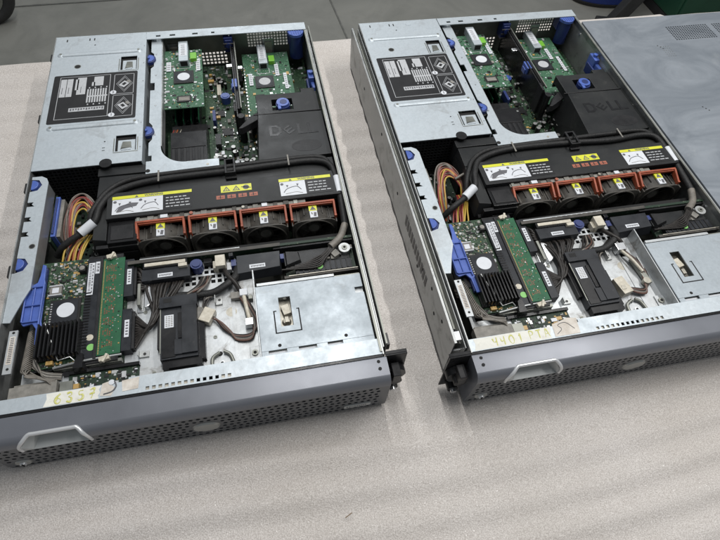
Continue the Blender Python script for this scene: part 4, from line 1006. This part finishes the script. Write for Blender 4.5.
def bay_cover(root, v):
    b = MB()
    xs = [301, 328, 343, 427, 438]; ys = [29, 59, 92, 101, 108, 121]
    b.grid(xs, ys, lambda i, j: (i == 1 and j in (1, 2)) or (i == 3 and j == 2), 80.4, 82, 'worn')
    # front edge: fold with three tongues
    b.grid([301, 309, 331, 345, 367, 380, 399, 410, 424, 438], [22, 24, 28.6], lambda i, j: i in (1, 3, 5) and j == 1, 80.4, 82, 'worn')
    b.box(301, 302.2, 22, 121, 60, 80.4, 'zinc_side').box(301, 438, 119.8, 121, 66, 80.4, 'zinc_side')
    o = b.build('drive_bay_cover', root)
    MB().box(303, 404, 121.8, 126, 76, 82.6, 'deck').box(404, 438, 121.8, 124, 74, 80, 'steel_dull').build('rear_seam', o, .3)
    for q in ((309, 331), (345, 367), (380, 399)): MB().box(*q, 24, 28.4, 77, 78, 'white').build('front_tongue', o)
    MB().box(425, 438, 88, 104, 76, 77, 'deck').build('side_tongue', o)
    t = MB().box(324, 346, 56, 104, 70, 71, 'aged').cyl((335, 70, 71), 6, 4, 'aged', 'z', 18, r2=4).box(331, 341, 78, 92, 71, 78, 'ivory', rot=14).box(333, 338, 66, 74, 75, 79, 'aged')
    t.build('bay_latch', o, .4)
    u = MB()
    for q in ((320, 321.6, 51, 82), (351, 352.6, 51, 82), (320, 352.6, 50, 51.6)): u.box(*q, 82, 82.15, 'void')
    u.box(320, 324, 81, 82.4, 82, 82.15, 'void').box(349, 352.6, 81, 82.4, 82, 82.15, 'void')
    u.build('stamped_slot', o)
    for x, y in ((404, 34), (323, 34)): MB().cyl((x, y, 82), 2.2, .15, 'void', 'z', 16).build('punched_hole', o)

def server(label, loc, rot, v):
    root = thing('rack_server', label, 'server', loc, rot, 'opened rack servers on the foam sheet')
    chassis(root, v); bezel(root, v); psu(root, v); riser(root, v)
    nic(root, 183, 248, 506, 668, 66, 61 + v, 'pcbl', 'white')
    nic(root, 319, 406, 480, 684, 38, 71 + v, 'pcbl', 'pale')
    mainboard(root, v); cpu_cover(root, v); fan_cover(root, v)
    for i in range(4): fan(root, i, v)
    flange(root, v); wires(root, v); raid(root, v); front(root, v); bay_cover(root, v)
    return root


root1 = server('opened steel server handwritten 6357 on its paper strip, nearer the left edge of the table', (-.390018, .160678, 0), .270085, 0)
root2 = server('opened steel server handwritten 4401 PTA, standing against the closed server', (.143137, .291206, 0), .272440, 1)

# ------------------------------------------------------------------ the closed server beside them
M['lid'] = mat('smudged_grey_lid', (.20, .225, .255), .44, .45, vscale=5, rvar=.10, col2=(.27, .295, .325), stretch=(1, 1.5, 1), detail=9, dist=2.2, grime=((.40, .42, .43), 9, .58, .5))
c3 = thing('rack_server', 'closed server with a smudged grey lid and square vent grilles, at the right picture edge', 'server', (.143137, .291206, 0), .272440)
X0, X1, Y0, Y1 = 447.5, 889, 14, 655
b = MB().box(X0, X1, Y0, Y1, 1, 84, 'zinc_side').box(X0 + 4, X1 - 4, Y0 - 24, Y0, 2, 84, 'bezel')
b.build('chassis', c3, .6)
b = MB()
xs = [X0 - .6]; ys = [Y0 - 2]
gx = [612 + i * 5.2 for i in range(18)]; gx2 = [716 + i * 5.2 for i in range(18)]
for g in gx + gx2: xs += [g, g + 3.3]
xs.append(X1 + .6)
gy = [573 + i * 5.2 for i in range(9)]
for g in gy: ys += [g, g + 3.3]
ys.append(Y1 + 1)
b.grid(xs, ys, lambda i, j: i % 2 == 1 and j % 2 == 1 and j < 19, 85.6, 87, 'lid')
b.box(608, 812, 569, 623, 84.2, 85, 'void')
b.box(X0 - .6, X0 + .4, Y0, Y1, 70, 85.6, 'lid').box(X0, X1, Y1, Y1 + 1, 60, 85.6, 'lid')
lid = b.build('lid', c3)
for (x, y) in ((563, 559), (551, 379)):
    for k in range(3): MB().box(x - 1.5 + k * 3.4, x + .8 + k * 3.4, y - k * 5, y + 2 - k * 5, 87, 87.2, 'rivet').build('punched_hole', lid)
for i in range(24): MB().cyl((568 + (i % 4) * 5, 556 - (i // 4) * 6, 87), .9, .1, 'steel_dull', 'z', 8).build('pressed_dimple', lid)

# ------------------------------------------------------------------ table with foam sheet
TA = R(16.4); ct, st = math.cos(TA), math.sin(TA)
V0 = 1.027
def TP(u, w, z): return (u * ct - w * st, u * st + w * ct, z)
M['foam'] = mat('packing_foam', (.50, .475, .44), .45)
nt = M['foam'].node_tree; bs = nt.nodes['Principled BSDF']
tc = nt.nodes.new('ShaderNodeTexCoord')
def noise(sc, det, vec=None):
    n = nt.nodes.new('ShaderNodeTexNoise'); n.inputs['Scale'].default_value = sc; n.inputs['Detail'].default_value = det
    nt.links.new(vec or tc.outputs['Object'], n.inputs['Vector']); return n
nf = noise(760, 2); nb = noise(3.2, 5)
vo = nt.nodes.new('ShaderNodeTexVoronoi'); vo.inputs['Scale'].default_value = 520; nt.links.new(tc.outputs['Object'], vo.inputs['Vector'])
r1 = nt.nodes.new('ShaderNodeValToRGB'); r1.color_ramp.elements[0].position = .34; r1.color_ramp.elements[0].color = (.41, .378, .352, 1); r1.color_ramp.elements[1].position = .68; r1.color_ramp.elements[1].color = (.645, .61, .58, 1)  # fine grain; its pale flecks are glints painted into the colour
nt.links.new(nf.outputs['Fac'], r1.inputs['Fac'])
r2 = nt.nodes.new('ShaderNodeValToRGB'); r2.color_ramp.elements[0].position = .35; r2.color_ramp.elements[0].color = (.90, .89, .87, 1); r2.color_ramp.elements[1].position = .65; r2.color_ramp.elements[1].color = (1, 1, 1, 1)
nt.links.new(nb.outputs['Fac'], r2.inputs['Fac'])
mx = nt.nodes.new('ShaderNodeMix'); mx.data_type = 'RGBA'; mx.blend_type = 'MULTIPLY'; mx.inputs[0].default_value = 1
nt.links.new(r1.outputs['Color'], mx.inputs[6]); nt.links.new(r2.outputs['Color'], mx.inputs[7]); nt.links.new(mx.outputs[2], bs.inputs['Base Color'])
bp = nt.nodes.new('ShaderNodeBump'); bp.inputs['Strength'].default_value = .30; bp.inputs['Distance'].default_value = .0012
nt.links.new(vo.outputs['Distance'], bp.inputs['Height'])
bp2 = nt.nodes.new('ShaderNodeBump'); bp2.inputs['Strength'].default_value = .16; bp2.inputs['Distance'].default_value = .002
n3 = noise(240, 3); nt.links.new(n3.outputs['Fac'], bp2.inputs['Height']); nt.links.new(bp.outputs['Normal'], bp2.inputs['Normal'])
nt.links.new(bp2.outputs['Normal'], bs.inputs['Normal'])
bs.inputs['Specular IOR Level'].default_value = .5
sv = noise(700, 1); sr = nt.nodes.new('ShaderNodeMapRange'); sr.inputs['From Min'].default_value = .60; sr.inputs['From Max'].default_value = .72; sr.inputs['To Min'].default_value = .72; sr.inputs['To Max'].default_value = .16
nt.links.new(sv.outputs['Fac'], sr.inputs['Value']); nt.links.new(sr.outputs['Result'], bs.inputs['Roughness'])
M['wood'] = mat('beige_board', (.50, .36, .22), .6, 0, vscale=12, col2=(.60, .46, .30), stretch=(1, 12, 1))
M['tleg'] = mat('table_leg_paint', (.20, .20, .20), .5, .3)

from mathutils import noise as mn
us = [-1.55 + i * .008 for i in range(int(3.1 / .008))]
ws = [-.50 + i * .0045 for i in range(int((V0 + .50) / .0045))]
vs = []; fs = []
def fz(u, w):
    d = mn.noise(Vector((u * 1.3, w * 2.5, 0))) * .02
    a = math.sin((w + d * 1.6 + .010 * mn.noise(Vector((u * .8, w * 5, 4)))) * 6.283 / .044 + 2 * mn.noise(Vector((u * .7, w * 3, 11)))) * (.55 + .6 * mn.noise(Vector((u * 1.6, w * 5, 21))))          # long soft ripples
    c = mn.noise(Vector((u * .9 + 7, (w + d) * 15, 9.)))
    return -.0056 + .0038 * a + .0022 * c + .0004 * mn.noise(Vector((u * 30, w * 60, 1)))
for w in ws:
    for u in us:
        z = min(fz(u, w), -.0001)
        vs.append(TP(u, w, z))
nu = len(us); nw = len(ws)
# back edge: wavy, bends down over the board
def edge(u): return V0 + .004 + .003 * mn.noise(Vector((u * 6, 0, 5))) - (.009 if u > .99 else 0)
rows_extra = ((0, 0), (.004, -.003), (.006, -.010), (.0065, -.022))
for dw, dz in rows_extra:
    for u in us:
        vs.append(TP(u, edge(u) + dw, fz(u, V0) * .5 + dz - .001))
tot = nw + len(rows_extra)
for j in range(tot - 1):
    for i in range(nu - 1):
        a = j * nu + i; fs.append((a, a + 1, a + nu + 1, a + nu))
me = bpy.data.meshes.new('foam_sheet'); me.from_pydata(vs, [], fs); me.materials.append(M['foam']); me.polygons.foreach_set('use_smooth', [True] * len(fs)); me.update()
foam = bpy.data.objects.new('foam_sheet', me); COL.objects.link(foam)
so = foam.modifiers.new('thick', 'SOLIDIFY'); so.thickness = .003; so.offset = -1
tag(foam, 'rippled pale grey packing foam sheet spread under the servers', 'foam sheet')

tb = thing('work_table', 'long work table under the foam sheet, its beige board edge showing at the back', 'table', (0, .3, -.75))
def tbox(u0, u1, w0, w1, z0, z1, m, name, bev=0):
    b = MB(); P = [TP(u, w, 0) for u, w in ((u0, w0), (u1, w0), (u1, w1), (u0, w1))]
    b.v = []
    b.add([(p[0] * 1000, p[1] * 1000 - 300, z0 * 1000 + 750) for p in P] + [(p[0] * 1000, p[1] * 1000 - 300, z1 * 1000 + 750) for p in P], [(0, 3, 2, 1), (4, 5, 6, 7), (0, 1, 5, 4), (1, 2, 6, 5), (2, 3, 7, 6), (3, 0, 4, 7)], m)
    return b.build(name, tb, bev)
tbox(-1.56, 1.56, -.505, V0 + .001, -.045, -.0185, 'wood', 'table_top', 2)
for u in (-1.45, 1.40):
    for w in (-.42, .93): tbox(u, u + .05, w, w + .05, -.75, -.045, 'tleg', 'leg', 2)
tbox(-1.40, 1.40, .93, .955, -.11, -.045, 'tleg', 'apron')

M['scrap'] = mat('brown_fleck', (.20, .13, .07), .7)
cr = MB().tube([(0, 0, 0), (3, 2.5, .6), (7, 6, 0)], .55, 'scrap', 5).build('foam_crumb', None); cr.location = (.009, .110, -.0006)
tag(cr, 'tiny brown fleck lying alone on the bare foam near the bottom centre', 'fleck')

# ------------------------------------------------------------------ concrete floor and what stands on it
M['floor'] = mat('concrete', (.16, .16, .143), .6, 0, vscale=3.5, col2=(.225, .222, .20), rvar=.15, bump=.2, bscale=60, detail=10, grime=((.075, .075, .068), 1.6, .58, .5), dist=.5)
M['joint'] = mat('floor_joint', (.115, .115, .104), .8, 0, var=.25, vscale=20)
# (joints lie 4 mm above the slab)
fl = MB(); fl.add([(-9000, -5000, -750), (9000, -5000, -750), (9000, 9000, -750), (-9000, 9000, -750)], [(0, 1, 2, 3)], 'floor')
o = fl.build('floor'); o['kind'] = 'structure'
j = MB()
def strip(p, q, w):
    dx, dy = q[0] - p[0], q[1] - p[1]; L = math.hypot(dx, dy); nx, ny = -dy / L * w / 2, dx / L * w / 2
    j.add([(p[0] + nx, p[1] + ny, -746), (p[0] - nx, p[1] - ny, -746), (q[0] - nx, q[1] - ny, -746), (q[0] + nx, q[1] + ny, -746)], [(0, 1, 2, 3)], 'joint')
strip((-264 - 700, 2535 + 1940), (-136 + 700, 2180 - 1940), 7)
strip((-264 - 5470, 2400 - 1400), (-209 + 5530, 2473 + 1900), 7)
o = j.build('floor_joint'); o['kind'] = 'structure'

M['rubber'] = mat('black_rubber', (.02, .02, .02), .6, 0, var=.2, vscale=30)
M['gpaint'] = mat('dark_green_paint', (.012, .055, .030), .38, 0, var=.15, vscale=6)
M['bplastic'] = mat('royal_blue_plastic', (.012, .035, .20), .35, 0, var=.15, vscale=6)
w = thing('trolley_wheel', 'black rubber wheel standing on the concrete floor, cut by the left picture edge', 'wheel', (-1.70, 2.10, -.75))
t = MB(); n = 40; k = 12; Rr, rr = 125, 26; vs = []
for i in range(n):
    for q in range(k):
        a, c = 2 * math.pi * i / n, 2 * math.pi * q / k
        vs.append(((rr * 1.2 * math.sin(c)), (Rr - rr + rr * math.cos(c)) * math.cos(a), Rr + (Rr - rr + rr * math.cos(c)) * math.sin(a)))
t.add(vs, [(i * k + q, ((i + 1) % n) * k + q, ((i + 1) % n) * k + (q + 1) % k, i * k + (q + 1) % k) for i in range(n) for q in range(k)], 'rubber', True)
t.build('tyre', w)
MB().cyl((-18, 0, Rr), 78, 36, 'steel_dull', 'x', 36).cyl((-26, 0, Rr), 20, 52, 'rivet', 'x', 24).build('rim', w, 2)
w.rotation_euler = (0, 0, R(-62))

g = thing('tool_cabinet', 'dark green metal cabinet standing on the floor behind the table', 'cabinet', (1.62, 2.82, -.75), R(16))
MB().box(-300, 500, -200, 300, 40, 760, 'gpaint').build('body', g, 8)
for i in range(3): MB().box(-290, 490, -214, -200.5, 70 + i * 225, 280 + i * 225, 'gpaint').box(-60, 260, -232, -214, 210 + i * 225, 228 + i * 225, 'rivet').build('drawer', g, 3)
MB().box(-300, 500, -180, 280, 0, 40, 'rubber').build('plinth', g)
s_ = MB()
s_.loft([(-30, -30), (30, -30), (30, 30), (-30, 30)], 0, [(-30 + 250, -30), (30 + 250, -30), (30 + 250, 30), (-30 + 250, 30)], 560, 'rubber').box(-60, 260, -45, 45, 0, 28, 'rubber')
s_ = s_.build('steel_prop', None, 4); s_.location = (1.09, 2.52, -.75); tag(s_, 'black slanted metal prop standing on the floor in front of the dark green cabinet', 'metal prop')
bb = thing('floor_scrubber', 'rounded royal blue plastic tub with a black rim on the concrete floor', 'tub', (1.12, 2.79, -.75), R(10))
q1 = MB(); q1.loft(ngon(0, 0, 190, 36, ry=110), 20, ngon(0, 0, 225, 36, ry=140), 150, 'bplastic'); q1.build('tub_body', bb, 6)
q1 = MB(); q1.loft(ngon(0, 0, 180, 36, ry=100), 0, ngon(0, 0, 192, 36, ry=112), 22, 'rubber'); q1.build('rubber_base', bb, 3)
bb.name = 'plastic_tub'

# ------------------------------------------------------------------ lamps and surroundings
wd = bpy.data.worlds.new('World'); S.world = wd; wd.use_nodes = True
wn = wd.node_tree; bg = wn.nodes['Background']
bg.inputs['Color'].default_value = (.88, .94, 1, 1); bg.inputs['Strength'].default_value = .26
def tube_lamp(x, y, z, rotz, sx, sy, power, col=(1, .985, .965)):
    l = bpy.data.lights.new('ceiling_lamp', 'AREA'); l.shape = 'RECTANGLE'; l.size = sx; l.size_y = sy; l.energy = power; l.color = col
    o = bpy.data.objects.new('ceiling_lamp', l); COL.objects.link(o); o.location = (x, y, z); o.rotation_euler = (0, 0, rotz)
    return o
# rows of ceiling tubes running along the servers
tube_lamp(1.12, .95, 2.0, R(15.5), .06, 1.3, 28)
tube_lamp(-.10, .95, 2.2, R(15.5), .06, 1.5, 29)
tube_lamp(-.9, 3.2, 2.6, R(15.5), .4, 2.2, 38, (.95, .98, 1))

# ------------------------------------------------------------------ camera
f_, h_, pitch, roll = 533.806, .668097, .972644, .0903824
fw = Vector((0, math.cos(pitch), -math.sin(pitch))); rt = Vector((1, 0, 0)); up = rt.cross(fw)
r2_ = rt * math.cos(roll) + up * math.sin(roll); u2_ = -rt * math.sin(roll) + up * math.cos(roll)
cam = bpy.data.cameras.new('camera'); co = bpy.data.objects.new('camera', cam); COL.objects.link(co)
m4 = Matrix(((r2_.x, u2_.x, -fw.x, 0), (r2_.y, u2_.y, -fw.y, 0), (r2_.z, u2_.z, -fw.z, h_), (0, 0, 0, 1)))
co.matrix_world = m4; cam.sensor_width = 36; cam.lens = 36 * f_ / 720; cam.clip_start = .02; cam.clip_end = 60
S.camera = co
S.view_settings.view_transform = 'Standard'; S.view_settings.look = 'None'; S.view_settings.gamma = 1; S.view_settings.exposure = 0
S.cycles.use_denoising = True
